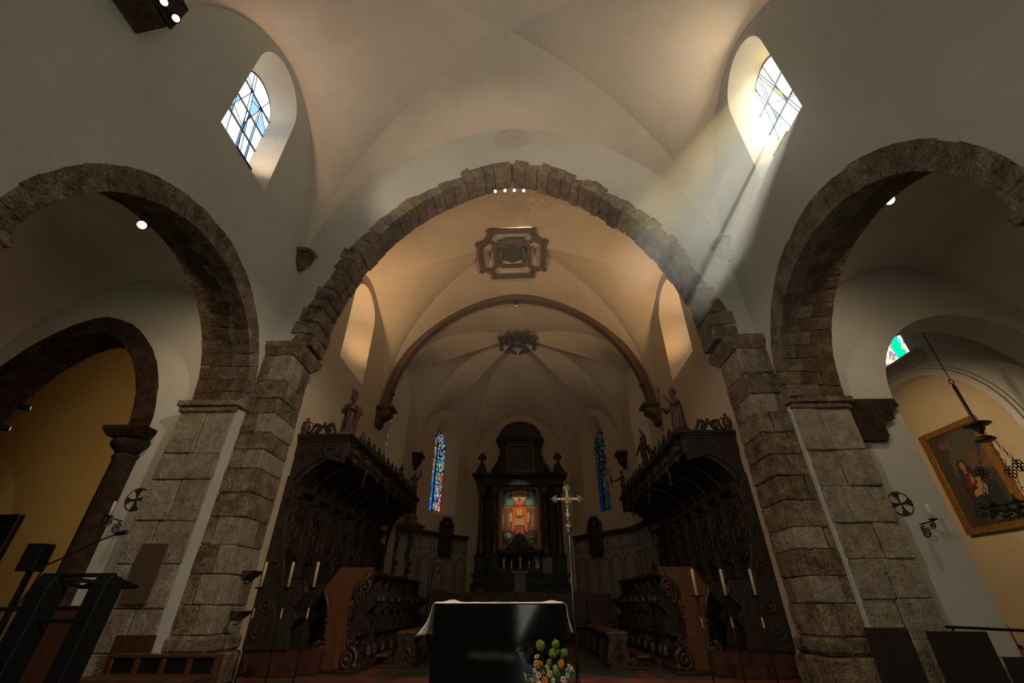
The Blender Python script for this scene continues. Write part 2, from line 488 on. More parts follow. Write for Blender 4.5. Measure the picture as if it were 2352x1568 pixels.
# --- apse walls, one facet each, with lancet openings
def facet(A, B):
    A, B = Vector(A), Vector(B); L = (B - A).length; e = (B - A) / L; nrm = Vector((-e.y, e.x))
    c = Vector((0, 16.5)); 
    if nrm.dot((A + B) / 2 - c) < 0: nrm = -nrm
    return L, (lambda u, v, d: (A.x + e.x * u + nrm.x * d, A.y + e.y * u + nrm.y * d, v)), e, nrm
FAC = []
lanc_f = opening(1.72, 0.74, 4.2, 7.4, 1.05, 16, 1.7, 0.6)
lanc_b = opening(1.66, 0.36, 4.38, 7.0, 0.80, 16, 1.6, 0.6)
tall_f = opening(1.75, 0.80, 4.6, 7.6, 1.2, 16, 1.7, 0.6)
tall_b = opening(1.55, 0.42, 4.9, 7.5, 0.90, 16, 1.6, 0.6)
for i in range(5):
    L, fn, e, nr = facet(APSE[i], APSE[i+1]); FAC.append((L, fn, e, nr))
    flip = i in (3, 4)
    if i == 2:
        wall_panel('wall_apse_rear', [(0, 0), (L, 0), (L, 10.2), (0, 10.2)], [], fn, 0.4, M['choir'])
        continue
    f_, b_ = (tall_f, tall_b) if i in (0, 4) else (lanc_f, lanc_b)
    if flip:
        f_ = [(L - u, v) for u, v in reversed(f_)]; b_ = [(L - u, v) for u, v in reversed(b_)]
    wall_panel('wall_apse_%s' % ('left', 'left', '', 'right', 'right')[i] + ('_side' if i in (0, 4) else ''), [(0, 0), (L, 0), (L, 10.2), (0, 10.2)], [f_], fn, 0.5, M['choir'], [b_])
vault('ceiling_apse', (0, 16.2, 11.15), APSE, [6.6, 6.2, 6.2, 6.2, 6.2, 6.6], [9.1, 8.75, 9.0, 8.75, 9.1, 11.4], M['choir'], G_, A_)

# --- aisles
for s, nm in ((-1, 'left'), (1, 'right')):
    mb = MB(); mb.box(s * 10.9, s * 11.3, -2.5, 7.5, 0, 8.5)
    tag(mb.build('wall_aisle_' + nm, M['wall']), kind='structure')
    mb = MB(); mb.box(s * 6.0, s * 11.3, -2.5, -2.1, 0, 8.5)
    tag(mb.build('wall_aisle_rear_' + nm, M['wall']), kind='structure')
    vs = [(s * 6.0, 2.7), (s * 6.0, 7.5), (s * 10.9, 7.5), (s * 10.9, 2.7)]
    vault('ceiling_aisle_' + nm, (s * 8.45, 5.1, 7.75), vs, [4.95]*4, [6.95, 7.4, 6.9, 7.4], M['vault'], G_, A_)
    vs = [(s * 6.0, -2.1), (s * 6.0, 2.7), (s * 10.9, 2.7), (s * 10.9, -2.1)]
    vault('ceiling_aisle_rear_' + nm, (s * 8.45, 0.3, 7.75), vs, [4.95]*4, [6.95, 7.4, 6.9, 7.4], M['vault'], G_, A_)
# end walls of the aisles, opening into chapels
def lpoint(rad_add=0.0, z0=-0.03):
    return opening(-8.85, 1.66 + rad_add, z0, 3.75, 2.2 + rad_add, 24, 1.75, 0.58)
wall_panel('wall_aisle_end_left', [(-11.3, -.06), (-6.0, -.06), (-6.0, 8.5), (-11.3, 8.5)], [lpoint(0.2)],
           lambda u, v, d: (u, WY - 0.01 + d, v), 0.58, M['wall'])
wall_panel('wall_aisle_end_right', [(6.0, -.06), (11.3, -.06), (11.3, 8.5), (6.0, 8.5)], [opening(8.93, 1.93, -0.03, 4.1, 1.97, 28)],
           lambda u, v, d: (u, WY - 0.01 + d, v), 0.63, M['wall'])
# left chapel: warm plaster box, flat ceiling
mb = MB(); mb.box(-20.0, -6.1, 12.4, 12.8, 0, 8.8)
tag(mb.build('wall_chapel_left', M['chapel']), kind='structure')
mb = MB(); mb.box(-20.3, -20.0, 7.6, 12.8, 0, 8.8)
tag(mb.build('wall_chapel_left_outer', M['chapel']), kind='structure')
mb = MB(); mb.box(-20.3, -11.2, 7.6, 8.1, 0, 8.8)
tag(mb.build('wall_chapel_left_front', M['chapel']), kind='structure')
mb = MB(); mb.box(-6.3, -5.85, 8.1, 12.4, 0, 8.8)
tag(mb.build('wall_chapel_left_inner', M['chapel']), kind='structure')
mb = MB(); mb.box(-20.3, -5.9, 8.05, 12.8, 8.6, 8.8)
tag(mb.build('ceiling_chapel_left', M['chapel']), kind='structure')
# right chapel: barrel vault across, blind arch and window on the outer wall
def cz(y): return 5.6 + 2.15 * math.sqrt(max(0, 1 - ((y - 11.2) / 3.25) ** 2))
mb = MB()
ys = [8.1 + 6.25 * i / 28 for i in range(29)]
mb.strip([(6.2, y, cz(y)) for y in ys], [(10.85, y, cz(y)) for y in ys])
tag(mb.build('ceiling_chapel_right', M['wall']), kind='structure')
BL = opening(11.15, 2.25, -0.03, 4.05, 2.2, 28)
CWIN_F = [(10.35, 6.72), (11.75, 6.72), (11.75, 7.6), (10.35, 7.6)]
CWIN_B = [(10.55, 6.82), (11.5, 6.82), (11.5, 7.6), (10.55, 7.6)]
wall_panel('wall_chapel_right_outer', [(8.1, -.06), (14.4, -.06), (14.4, 8.2), (8.1, 8.2)], [BL, CWIN_F],
           lambda u, v, d: (10.65 + d, u, v), 0.3, M['wall'], [BL, CWIN_B])
mb = MB(); mb.box(10.95, 11.2, 8.6, 13.7, 0, 6.5)
tag(mb.build('wall_chapel_right_niche', M['niche']), kind='structure')
mb = MB(); mb.box(6.0, 11.2, 14.35, 14.7, 0, 8.2)
tag(mb.build('wall_chapel_right_rear', M['wall']), kind='structure')
mb = MB(); mb.box(6.0, 6.3, 8.1, 14.4, 0, 8.2)
tag(mb.build('wall_chapel_right_inner', M['wall']), kind='structure')
# moulding round the blind arch and the cornice under the chapel window
mb = MB()
for r0, r1, d in ((0.0, 0.10, 0.05), (0.10, 0.17, 0.09), (0.17, 0.24, 0.04)):
    a = [q for q in arc_pts(11.15, 2.25 + r0, 4.05, 2.2 + r0, 32)]
    b = [q for q in arc_pts(11.15, 2.25 + r1, 4.05, 2.2 + r1, 32)]
    mb.strip([(10.65 - d, u, v) for u, v in a], [(10.65 - d, u, v) for u, v in b])
    mb.strip([(10.65, u, v) for u, v in a], [(10.65 - d, u, v) for u, v in a])
    mb.strip([(10.65, u, v) for u, v in b], [(10.65 - d, u, v) for u, v in b])
tag(mb.build('trim_1', M['wall']), kind='structure')
mb = MB()
for z0, z1, d in ((6.42, 6.50, 0.06), (6.50, 6.58, 0.12), (6.58, 6.66, 0.17), (6.66, 6.72, 0.22)):
    mb.box(10.65 - d, 10.66, 10.0, 13.0, z0, z1)
tag(mb.build('trim_2', M['wall']), kind='structure')

# --- floor: dark slate courses with pale joints, red marble bands
mb = MB(); mb.box(-20.5, 14.5, -2.6, 20.6, -0.12, -0.012)
floor = tag(mb.build('floor', M['joint']), kind='structure')
def tile(name, x0, x1, y0, y1, mat, z=0.0):
    g = 0.007
    m_ = MB(); m_.box(x0 + g, x1 - g, y0 + g, y1 - g, -0.012, z + random.uniform(-0.0015, 0.0015))
    m_.build(name, mat, floor)
row = 0; y = 8.75
while y < 11.9:
    x = -4.6 + (row % 2) * 0.35
    while x < 4.6:
        x1 = min(x + 0.7, 4.65)
        if not (x < -2.42 and x1 > -2.66 or x < 2.34 and x1 > 2.10):
            tile('tile', x, x1, y, y + 0.33, M['slate'])
        elif x < -2.42 and x1 > -2.66:
            if x < -2.70: tile('tile', x, -2.66, y, y + 0.33, M['slate'])
            if x1 > -2.38: tile('tile', -2.42, x1, y, y + 0.33, M['slate'])
        else:
            if x < 2.06: tile('tile', x, 2.10, y, y + 0.33, M['slate'])
            if x1 > 2.38: tile('tile', 2.34, x1, y, y + 0.33, M['slate'])
        x = x1
    y += 0.33; row += 1
tile('marble_band', -4.6, 4.65, 8.33, 8.75, M['red_marble'])
k = 8.75
while k < 11.9:
    tile('marble_band', -2.66, -2.42, k, min(k + 0.9, 12.06), M['red_marble'])
    tile('marble_band', 2.10, 2.34, k, min(k + 0.9, 12.06), M['red_marble'])
    k += 0.9
m_ = MB(); m_.box(-14.4, 14.4, -2.5, 8.33, -0.012, 0.0); m_.build('paving', M['slate'], floor)
m_ = MB(); m_.box(-4.7, 4.7, 12.06, 20.4, -0.012, 0.0); m_.build('paving', M['slate'], floor)

# ================================================================= STONEWORK
def jit(p, j): return (p[0] + random.uniform(-j, j), p[1] + random.uniform(-j, j), p[2] + random.uniform(-j, j))
def block(root, name, x0, x1, y0, y1, z0, z1, mat, j=0.008, bev=0.010, gap=0.0015):
    if x0 > x1: x0, x1 = x1, x0
    g = gap
    p = [(x0+g,y0,z0+g),(x1-g,y0,z0+g),(x1-g,y1,z0+g),(x0+g,y1,z0+g),(x0+g,y0,z1-g),(x1-g,y0,z1-g),(x1-g,y1,z1-g),(x0+g,y1,z1-g)]
    m_ = MB(); m_.hexa([jit(q, j) for q in p])
    return part(m_, name, mat, root, bevel=bev)

# --- choir piers
def choir_pier(s, label):
    root = empty('stone_pier', (s * 4.7, 7.85, 0), label, 'pier')
    m_ = MB(); m_.box(s * 4.42, s * 4.96, 7.42, 8.14, 0.02, 5.3); part(m_, 'core', M['mortar'], root)
    z = 0.62; k = 0
    while z < 5.26:
        h = random.uniform(0.30, 0.42)
        if 5.28 - z - h < 0.2: h = 5.28 - z
        sp = 4.70 + random.uniform(-0.08, 0.08) + (0.10 if k % 2 else -0.06)
        mt = M['stone'] if random.random() < 0.85 else M['grey_stone']
        dq = 8.18 if k % 2 == 0 else 7.86
        qm = M['pale_stone'] if random.random() < 0.35 else M['stone']
        block(root, 'stone', s * 4.38, s * sp, 7.36 - random.uniform(0, .015), dq, z, z + h, qm, 0.012, 0.02)
        if dq < 8: block(root, 'stone', s * 4.39, s * sp, dq, 8.18, z, z + h, M['grey_stone'] if random.random() < .5 else M['stone'], 0.012, 0.02)
        block(root, 'stone', s * sp, s * 5.02, 7.36 - random.uniform(0, .015), 7.8, z, z + h, mt, 0.012, 0.02)
        z += h; k += 1
    block(root, 'base', s * 4.28, s * 5.06, 7.26, 8.22, 0.0, 0.40, M['stone'], 0.01, 0.03)
    block(root, 'base', s * 4.31, s * 5.04, 7.30, 8.20, 0.40, 0.62, M['grey_stone'], 0.01, 0.05)
    # moulded capital: chamfered slab on a splayed neck
    m_ = MB()
    a, b, y0, y1 = 4.36, 5.0, 7.36, 8.2
    lo = [(s*a, y0, 5.27), (s*b, y0, 5.27), (s*b, y1, 5.27), (s*a, y1, 5.27)]
    hi = [(s*(a-.13), y0-.10, 5.42), (s*(b+.07), y0-.10, 5.42), (s*(b+.07), y1+.10, 5.42), (s*(a-.13), y1+.10, 5.42)]
    m_.hexa(lo + hi)
    top = [(x, y, 5.56) for x, y, z in hi]
    m_.hexa([(x, y, 5.42) for x, y, z in hi] + top)
    part(m_, 'capital', M['stone'], root, bevel=0.012)
    return root
choir_pier(-1, 'tall brown stone pier carrying the choir arch, on the side of the black lectern')
choir_pier(1, 'tall brown stone pier carrying the choir arch, on the side of the madonna painting')

# --- pointed choir arch of rough voussoirs
arch = empty('stone_arch', (0, 7.8, 5.5), 'big pointed arch of rough brown stones opening into the choir', 'arch')
a1 = math.acos(ARC_C / ARC_R)
for s in (-1, 1):
    th = 0.0
    while th < a1 - 0.004:
        d = random.uniform(0.036, 0.066)
        if a1 - th - d < 0.035: d = a1 - th
        ro = random.uniform(0.30, 0.42) + (0.12 if th < 0.12 else 0)
        mt = M['stone'] if random.random() < 0.6 else M['grey_stone']
        def pt(t, rr, y):
            return (s * -(ARC_C - rr * math.cos(t)), y, ARC_ZS + 0.06 + rr * math.sin(t))
        g = 0.0015; r0 = ARC_R + random.uniform(-0.025, 0.02)
        ro2 = ro + random.uniform(-0.10, 0.07)
        yf = 7.47 + random.uniform(-0.025, 0.015); yb = 8.13 + random.uniform(-0.02, 0.02)
        split = random.random() < 0.6
        ym = 7.47 + random.uniform(0.22, 0.44)
        spans = ((yf, ym), (ym + 0.005, yb)) if split else ((yf, yb),)
        for q, (ya, yb_) in enumerate(spans):
            r00 = r0 + random.uniform(-0.02, 0.02)
            p = [pt(th + g, r00, ya), pt(th + d - g, r00, ya), pt(th + d - g, r00, yb_), pt(th + g, r00, yb_),
                 pt(th + g, r0 + ro, ya), pt(th + d - g, r0 + ro2, ya), pt(th + d - g, r0 + ro2, yb_), pt(th + g, r0 + ro, yb_)]
            m_ = MB(); m_.hexa([jit(v, 0.012) for v in p])
            part(m_, 'voussoir', mt, arch, bevel=0.016)
        th += d

# --- round arcade arches and their piers
def arcade(s, la, lp):
    root = empty('arcade_arch', (s * 5.4, 5.05, 4.15), la, 'arch')
    cy, ai, bi, ao, bo = 5.05, 2.06, 1.98, 2.33, (2.38 if s < 0 else 2.46)
    n = 27
    for i in range(n):
        t0, t1 = PI * i / n + 0.0008, PI * (i + 1) / n - 0.0008
        def pt(t, f, x):
            k_ = (x - 4.93) / 1.09
            return (s * x, cy + .03 * k_ - (ai + .16 * k_ + (ao - ai) * f) * math.cos(t), 4.15 + (bi + .30 * k_ + (bo - bi) * f) * math.sin(t))
        fo = 1 + random.uniform(-0.04, 0.04)
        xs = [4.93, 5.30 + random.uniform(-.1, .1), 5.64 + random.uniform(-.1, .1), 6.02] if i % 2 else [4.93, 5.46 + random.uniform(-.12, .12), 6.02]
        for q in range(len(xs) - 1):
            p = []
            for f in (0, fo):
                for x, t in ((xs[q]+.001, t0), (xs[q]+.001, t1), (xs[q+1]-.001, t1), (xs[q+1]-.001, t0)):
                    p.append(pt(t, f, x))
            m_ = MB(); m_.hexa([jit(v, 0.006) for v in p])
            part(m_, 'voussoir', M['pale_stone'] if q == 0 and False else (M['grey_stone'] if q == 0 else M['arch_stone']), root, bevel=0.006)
    pr = empty('arcade_pier', (s * 5.45, 7.3, 0), lp, 'pier')
    dy = 0.0 if s < 0 else 0.15
    m_ = MB(); m_.box(s * 4.99, s * 5.97, 7.16 + dy, 7.5, 0.02, 4.0); part(m_, 'core', M['mortar'], pr)
    z = 0.0; k = 0
    while z < 3.95:
        h = random.uniform(0.42, 0.66)
        if 3.98 - z - h < 0.3: h = 3.98 - z
        sp = 5.42 + random.uniform(-.16, .16)
        for x0, x1 in ((4.97, sp), (sp, 5.98)):
            block(pr, 'stone', s * x0, s * x1, 7.10 + dy + random.uniform(-.015, .02), 7.45, z, z + h, M['pale_stone'], 0.012, 0.016)
        z += h; k += 1
    block(pr, 'impost', s * 4.90, s * 6.04, 7.02 + dy, 7.48, 4.06, 4.17, M['stone'], 0.006, 0.015, 0)
    block(pr, 'impost', s * 4.95, s * 6.0, 7.06 + dy, 7.48, 3.96, 4.06, M['stone'], 0.006, 0.015, 0)
    # pale plaster strip between arcade pier and choir pier
    m_ = MB(); m_.box(s * 4.945, s * 5.0, 7.13 + dy, 7.5, 0.0, 4.02); part(m_, 'plaster_strip', M['wall'], pr)
def near_pier(s, label):
    pr = empty('arcade_pier', (s * 5.45, 2.8, 0), label, 'pier')
    m_ = MB(); m_.box(s * 4.99, s * 5.97, 2.62, 2.92, 0.0, 4.0); part(m_, 'core', M['mortar'], pr)
    z = 0.0
    while z < 3.95:
        h = random.uniform(0.42, 0.66)
        if 3.98 - z - h < 0.3: h = 3.98 - z
        sp = 5.42 + random.uniform(-.16, .16)
        for x0, x1 in ((4.94, sp), (sp, 5.98)):
            block(pr, 'stone', s * x0, s * x1, 2.60, 2.985 + random.uniform(-.015, .015), z, z + h, M['pale_stone'], 0.012, 0.016)
        z += h
    block(pr, 'impost', s * 4.90, s * 6.04, 2.62, 3.06, 4.06, 4.17, M['stone'], 0.006, 0.015, 0)
    block(pr, 'impost', s * 4.93, s * 6.0, 2.62, 3.02, 3.96, 4.06, M['stone'], 0.006, 0.015, 0)
near_pier(-1, 'pale stone pier at the near foot of the arch below the blue-striped window')
near_pier(1, 'pale stone pier at the near foot of the arch below the dazzling white window')
arcade(-1, 'round stone arcade arch below the blue-striped window', 'pale stone pier with a brown board hung on it')
arcade(1, 'round stone arcade arch below the dazzling white window', 'pale stone pier beside the painted consecration cross and dark wooden screens')

# --- dark pointed arch and half column of the left aisle
root = empty('aisle_arch', (-8.85, 7.8, 3.75), 'dark pointed stone arch between the side aisle and the yellow chapel', 'arch')
n = 22
ip, op = arc_pts(-8.85, 1.66, 3.75, 2.2, n, 1.75, 0.58), arc_pts(-8.85, 2.08, 3.75, 2.62, n, 1.75, 0.58)
for i in range(n):
    p = [(ip[i][0], 7.46, ip[i][1]), (ip[i+1][0], 7.46, ip[i+1][1]), (ip[i+1][0], 8.1, ip[i+1][1]), (ip[i][0], 8.1, ip[i][1]),
         (op[i][0], 7.46, op[i][1]), (op[i+1][0], 7.46, op[i+1][1]), (op[i+1][0], 8.1, op[i+1][1]), (op[i][0], 8.1, op[i][1])]
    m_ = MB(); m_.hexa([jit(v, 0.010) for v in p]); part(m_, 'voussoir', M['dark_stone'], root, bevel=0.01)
for q, xc in enumerate((-6.95, -10.75)):
    col = empty('stone_column', (xc, 7.55, 0), ('dark stone column with a swelling capital beside the painted cross', 'dark stone column at the outer side of the yellow chapel')[q], 'column')
    m_ = MB(); m_.lathe([(0.30, 0.0), (0.30, 0.22), (0.26, 0.30), (0.23, 0.36), (0.225, 3.2), (0.25, 3.24), (0.25, 3.28), (0.22, 3.31)], (xc, 7.55, 0), 18)
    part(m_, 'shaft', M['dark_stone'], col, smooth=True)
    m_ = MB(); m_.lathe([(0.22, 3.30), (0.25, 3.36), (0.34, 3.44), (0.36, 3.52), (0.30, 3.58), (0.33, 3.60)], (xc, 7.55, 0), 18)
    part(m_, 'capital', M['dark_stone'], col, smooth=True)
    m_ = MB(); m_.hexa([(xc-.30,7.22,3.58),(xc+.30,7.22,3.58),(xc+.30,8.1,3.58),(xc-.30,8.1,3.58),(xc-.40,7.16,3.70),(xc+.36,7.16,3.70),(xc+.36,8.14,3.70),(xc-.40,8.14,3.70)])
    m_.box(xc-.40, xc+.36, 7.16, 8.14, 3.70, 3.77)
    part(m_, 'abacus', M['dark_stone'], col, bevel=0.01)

# --- big moulded impost under the plaster arch of the right aisle
root = empty('stone_impost', (6.4, 7.7, 3.4), 'heavy dark moulded stone impost under the plaster arch near the painting', 'corbel')
prof = [(6.0, 3.42), (6.50, 3.42), (6.56, 3.52), (6.55, 3.66), (6.62, 3.76), (6.80, 3.82), (6.78, 3.92), (6.82, 3.97), (6.97, 4.06), (6.93, 4.20), (6.0, 4.20)]
m_ = MB(); m_.prism(prof, lambda u, v, d: (u, d, v), 7.40, 8.14)
part(m_, 'block', M['dark_stone'], root)

# --- corbels
def corbel(name, c, w, h, dirx, diry, mat, label):
    """wedge bracket projecting from a corner, slab on top; dir = inward"""
    x, y, z = c
    root = empty(name, (x, y, z - h), label, 'corbel')
    m_ = MB()
    hexr = []
    ax = Vector((dirx, diry, 0)).normalized(); sd = Vector((-ax.y, ax.x, 0))
    o = Vector((x, y, 0))
    def ring(k, zz, fwd=1.0): 
        pts = [o - sd * w * k, o - sd * w * k * .95 + ax * w * .75 * k * fwd, o - sd * w * .25 * k + ax * w * 1.25 * k * fwd, o + sd * w * .25 * k + ax * w * 1.25 * k * fwd, o + sd * w * k * .95 + ax * w * .75 * k * fwd, o + sd * w * k]
        return [(p.x, p.y, zz) for p in pts]
    rs = [ring(0.15, z - h), ring(0.55, z - h * .8), ring(0.80, z - h * .5), ring(0.90, z - h * .22), ring(0.92, z - h * .2)]
    for a, b in zip(rs, rs[1:]): m_.strip(a, b, True)
    m_.add(rs[0], [tuple(range(6))]); m_.add(rs[-1], [tuple(range(6))])
    part(m_, 'bracket', mat, root, smooth=False)
    m_ = MB(); a, b = ring(1.06, z - h * .2), ring(1.06, z)
    m_.strip(a, b, True); m_.add(a, [tuple(range(6))]); m_.add(b, [tuple(range(6))])
    part(m_, 'slab', mat, root)
    return root
corbel('wall_corbel', (-4.93, 7.5, 8.06), 0.26, 0.5, 1, -1, M['grey_stone'], 'carved stone corbel in the corner under the vault, shaded one above the lectern')
corbel('wall_corbel', (4.93, 7.5, 8.12), 0.28, 0.5, -1, -1, M['grey_stone'], 'carved stone corbel in the corner crossed by the light shafts')
for s, lb in ((-1, 'small ochre scrolled corbel carrying the brown rib above the kneeling bishop side'), (1, 'small ochre scrolled corbel carrying the brown rib beside the bishop holding a staff')):
    c = (s * 4.62, 13.6, 6.72)
    root = empty('rib_corbel', (s * 4.62, 13.5, 6.0), ('ochre scrolled corbel under the brown rib beside the bishop clasping a crozier' if s < 0 else 'ochre scrolled corbel under the brown rib beside the bishop with outstretched hand'), 'corbel')
    pr = [(0, 0.0), (0.10, 0.02), (0.16, 0.12), (0.13, 0.22), (0.24, 0.30), (0.40, 0.40), (0.44, 0.52), (0.40, 0.60), (0.0, 0.60)]
    m_ = MB(); m_.prism(pr, lambda u, v, d, s=s: (s * (4.68 - u), d, 6.02 + v), 13.30, 13.78); part(m_, 'bracket', M['stucco'], root, bevel=0.01)
    m_ = MB(); m_.box(s * 4.70, s * 4.14, 13.22, 13.86, 6.62, 6.72); part(m_, 'slab', M['stucco'], root, bevel=0.012)
for i, lb in ((1, 'dark corbel in the apse corner above the small statue with raised arms'), (4, 'dark corbel in the apse corner above the statue with a spear')):
    x, y = APSE[i]
    root = empty('apse_corbel', (x, y, 5.6), lb, 'corbel')
    sx = -1 if x > 0 else 1
    m_ = MB(); m_.hexa([(x-.05, y-.05, 5.62), (x+.05, y-.05, 5.62), (x+.05, y+.05, 5.62), (x-.05, y+.05, 5.62), (x-.30, y-.36, 6.12), (x+.30, y-.36, 6.12), (x+.30, y+.1, 6.12), (x-.30, y+.1, 6.12)])
    m_.ball((x + sx * .12, y - .2, 5.9), .2, .16, .18, 10)
    part(m_, 'bracket', M['stucco_dark'], root, bevel=0.01)
    m_ = MB(); m_.box(x - .36, x + .36, y - .42, y + .12, 6.12, 6.26); part(m_, 'slab', M['stucco_dark'], root, bevel=0.015)

# --- springer block of the transverse rib, with its two spot lamps
root = empty('rib_springer', (-4.7, 2.3, 7.5), 'dark stone springer block high on the wall with two spot lamps', 'corbel')
m_ = MB(); m_.hexa([(-4.95, 1.95, 7.58), (-4.52, 1.97, 7.62), (-4.52, 2.60, 7.64), (-4.95, 2.64, 7.58), (-4.95, 1.92, 8.25), (-4.50, 1.94, 8.25), (-4.50, 2.62, 8.25), (-4.95, 2.66, 8.25)])
part(m_, 'block', M['arch_stone'], root, bevel=0.012)
m_ = MB(); m_.box(-4.52, -4.47, 1.93, 2.63, 7.66, 8.25); part(m_, 'slab', M['dark_stone'], root, bevel=0.008)

# --- brown moulded rib between choir and apse
root = empty('choir_rib', (0, 13.6, 6.7), 'thin brown moulded rib arching over the choir with carved cartouches', 'rib')
n = 64
pi_, po_ = arc_pts(0, 4.45, 6.70, 4.55, n, 1.9, 0.52), arc_pts(0, 4.66, 6.70, 4.76, n, 1.9, 0.52)
m_ = MB()
for a, b, y0, y1 in ((pi_, po_, 13.48, 13.80),):
    m_.strip([(x, y0, z) for x, z in a], [(x, y0, z) for x, z in b]); m_.strip([(x, y0, z) for x, z in a], [(x, y1, z) for x, z in a])
    m_.strip([(x, y1, z) for x, z in a], [(x, y1, z) for x, z in b]); m_.strip([(x, y0, z) for x, z in b], [(x, y1, z) for x, z in b])
part(m_, 'band', M['stucco'], root)
for off in (0.02, 0.30):
    m_ = MB(); m_.tube([(x, 13.48 + off, z - 0.01) for x, z in arc_pts(0, 4.44, 6.70, 4.54, n, 1.9, 0.52)], 0.028, 5); part(m_, 'moulding', M['stucco'], root)
for f in (0.5, 0.25, 0.75, 0.06, 0.94):
    x, z = pi_[int(n * f)]
    m_ = MB()
    for q in range(7):
        a = q * 2 * PI / 7
        m_.ball((x + 0.09 * math.cos(a), 13.62 + 0.10 * math.sin(a), z - 0.02), 0.055, 0.06, 0.045, 6)
    m_.ball((x, 13.62, z - 0.03), 0.08, 0.09, 0.06, 8)
    part(m_, 'cartouche', M['stucco_dark'], root, smooth=True)

# --- vault ornaments
def ring_path(pts): return pts + [pts[0]]
root = empty('vault_frame', (0, 11.3, 11.4), 'brown stucco frame with a coat of arms on the choir vault', 'stucco frame')
CF = Vector((-0.1, 11.35))
def octo(w, h, r, n=7):
    """rectangle with scooped corners"""
    P = []
    for cx_, cy_, a0 in ((w, h, PI), (-w, h, 1.5*PI), (-w, -h, 0), (w, -h, PI/2)):
        seq = [a0 + (PI/2) * i / n for i in range(n + 1)]
        seq = list(reversed(seq))
        P += [(cx_ + r * math.cos(a), cy_ + r * math.sin(a)) for a in seq]
    return P
def on_vault(u, v, d=0):
    return (CF.x + u, CF.y + v, vault_z(CF.x + u, CF.y + v, (0, 10.85, 11.75), CX, 2.75, 6.75, 9.95, 11.48) - d)
for nm, w, h, r, tr in (('outer_frame', 1.12, 1.10, 0.42, 0.085), ('inner_frame', 0.60, 0.62, 0.2, 0.075)):
    m_ = MB(); o = octo(w, h, r); pp = [on_vault(u, v, 0.05) for u, v in o]
    m_.tube(ring_path(pp), tr, 8, False); pp2 = [on_vault(u * .9, v * .9, 0.09) for u, v in o]
    m_.tube(ring_path(pp2), tr * .35, 5, False)
    part(m_, nm, M['stucco'], root, smooth=True)
for sx in (-1, 1):
    for sy in (-1, 1):
        m_ = MB(); m_.tube([on_vault(sx * u, sy * v, 0.06) for u, v in ((0.45, 0.45), (0.58, 0.55), (0.70, 0.68), (0.82, 0.80))], [0.07, 0.10, 0.06, 0.05], 6)
        for q in range(3): m_.ball(on_vault(sx * (0.56 + .08 * q), sy * (0.54 + .08 * q), 0.07), 0.075, n=6)
        part(m_, 'scroll', M['stucco'], root, smooth=True)
        m_ = MB()
        for da in (-0.5, 0, 0.5):
            a = math.atan2(sy, sx) + da
            m_.tube([on_vault(sx * 1.10, sy * .70, 0.05), on_vault(sx * 1.10 + .15 * math.cos(a), sy * .70 + .15 * math.sin(a), 0.05)], [0.05, 0.02], 5)
        for da in (-0.5, 0.5):
            a = math.atan2(sy, sx) + da
            m_.tube([on_vault(sx * .72, sy * 1.1, 0.05), on_vault(sx * .72 + .13 * math.cos(a), sy * 1.1 + .13 * math.sin(a), 0.05)], [0.05, 0.02], 5)
        part(m_, 'leaf_tip', M['stucco'], root)
m_ = MB(); m_.prism([(-.30, -.34), (.30, -.34), (.34, .30), (0, .46), (-.34, .30)], lambda u, v, d: on_vault(u, v, d), 0.0, 0.10)
part(m_, 'shield', M['stucco_dark'], root, bevel=0.02)
m_ = MB()
for sx in (-1, 1):
    m_.tube([on_vault(sx * .40, .34, .1), on_vault(sx * .46, .1, .12), on_vault(sx * .36, -.25, .1)], [0.05, 0.09, 0.06], 6)
    m_.tube([on_vault(sx * .30, -.30, .1), on_vault(sx * .05, -.42, .12)], [0.06, 0.04], 6)
m_.ball(on_vault(-.3, -.45, .08), 0.1); m_.ball(on_vault(.3, -.45, .08), 0.1)
part(m_, 'supporter', M['stucco'], root, smooth=True)

root = empty('apse_boss', (0, 16.2, 10.9), 'small dark crowned stucco boss where the apse ribs meet', 'boss')
def star(w, k): return [((w if i % 2 == 0 else w * .82) * math.cos(2*PI*i/k + PI/2), (w if i % 2 == 0 else w * .82) * math.sin(2*PI*i/k + PI/2)) for i in range(k)]
m_ = MB(); m_.tube(ring_path([(u, 16.2 + v, 11.0 - 0.30 * (u*u+v*v)) for u, v in star(0.86, 12)]), 0.085, 6, False); part(m_, 'frame', M['stucco_dark'], root, smooth=True)
m_ = MB(); m_.prism(star(0.72, 16), lambda u, v, d: (u, 16.2 + v, 11.02 - d - 0.1 * (u*u+v*v)), 0, 0.06); part(m_, 'field', M['stucco_dark'], root)
m_ = MB()
for i in range(12):
    a = 2 * PI * i / 12; m_.ball((0.88 * math.cos(a), 16.2 + 0.88 * math.sin(a), 10.88), 0.10, n=6)
for i in range(7):
    a = 2 * PI * i / 7; m_.ball((0.42 * math.cos(a), 16.2 + 0.36 * math.sin(a), 10.9), 0.12, .12, .08, n=6)
m_.ball((0, 16.2, 10.86), 0.2, .16, .1)
part(m_, 'carving', M['stucco'], root, smooth=True)

# --- oval medallion above the arch apex
m_ = MB(); m_.prism([(0.48 * math.cos(2*PI*i/40), 0.45 * math.sin(2*PI*i/40)) for i in range(40)], lambda u, v, d: (u, d, 12.42 + v), 7.455, 7.52)
tag(m_.build('oval_medallion', M['medal'], bevel=0.006), 'plain pinkish oval medallion above the tip of the stone arch', 'medallion')

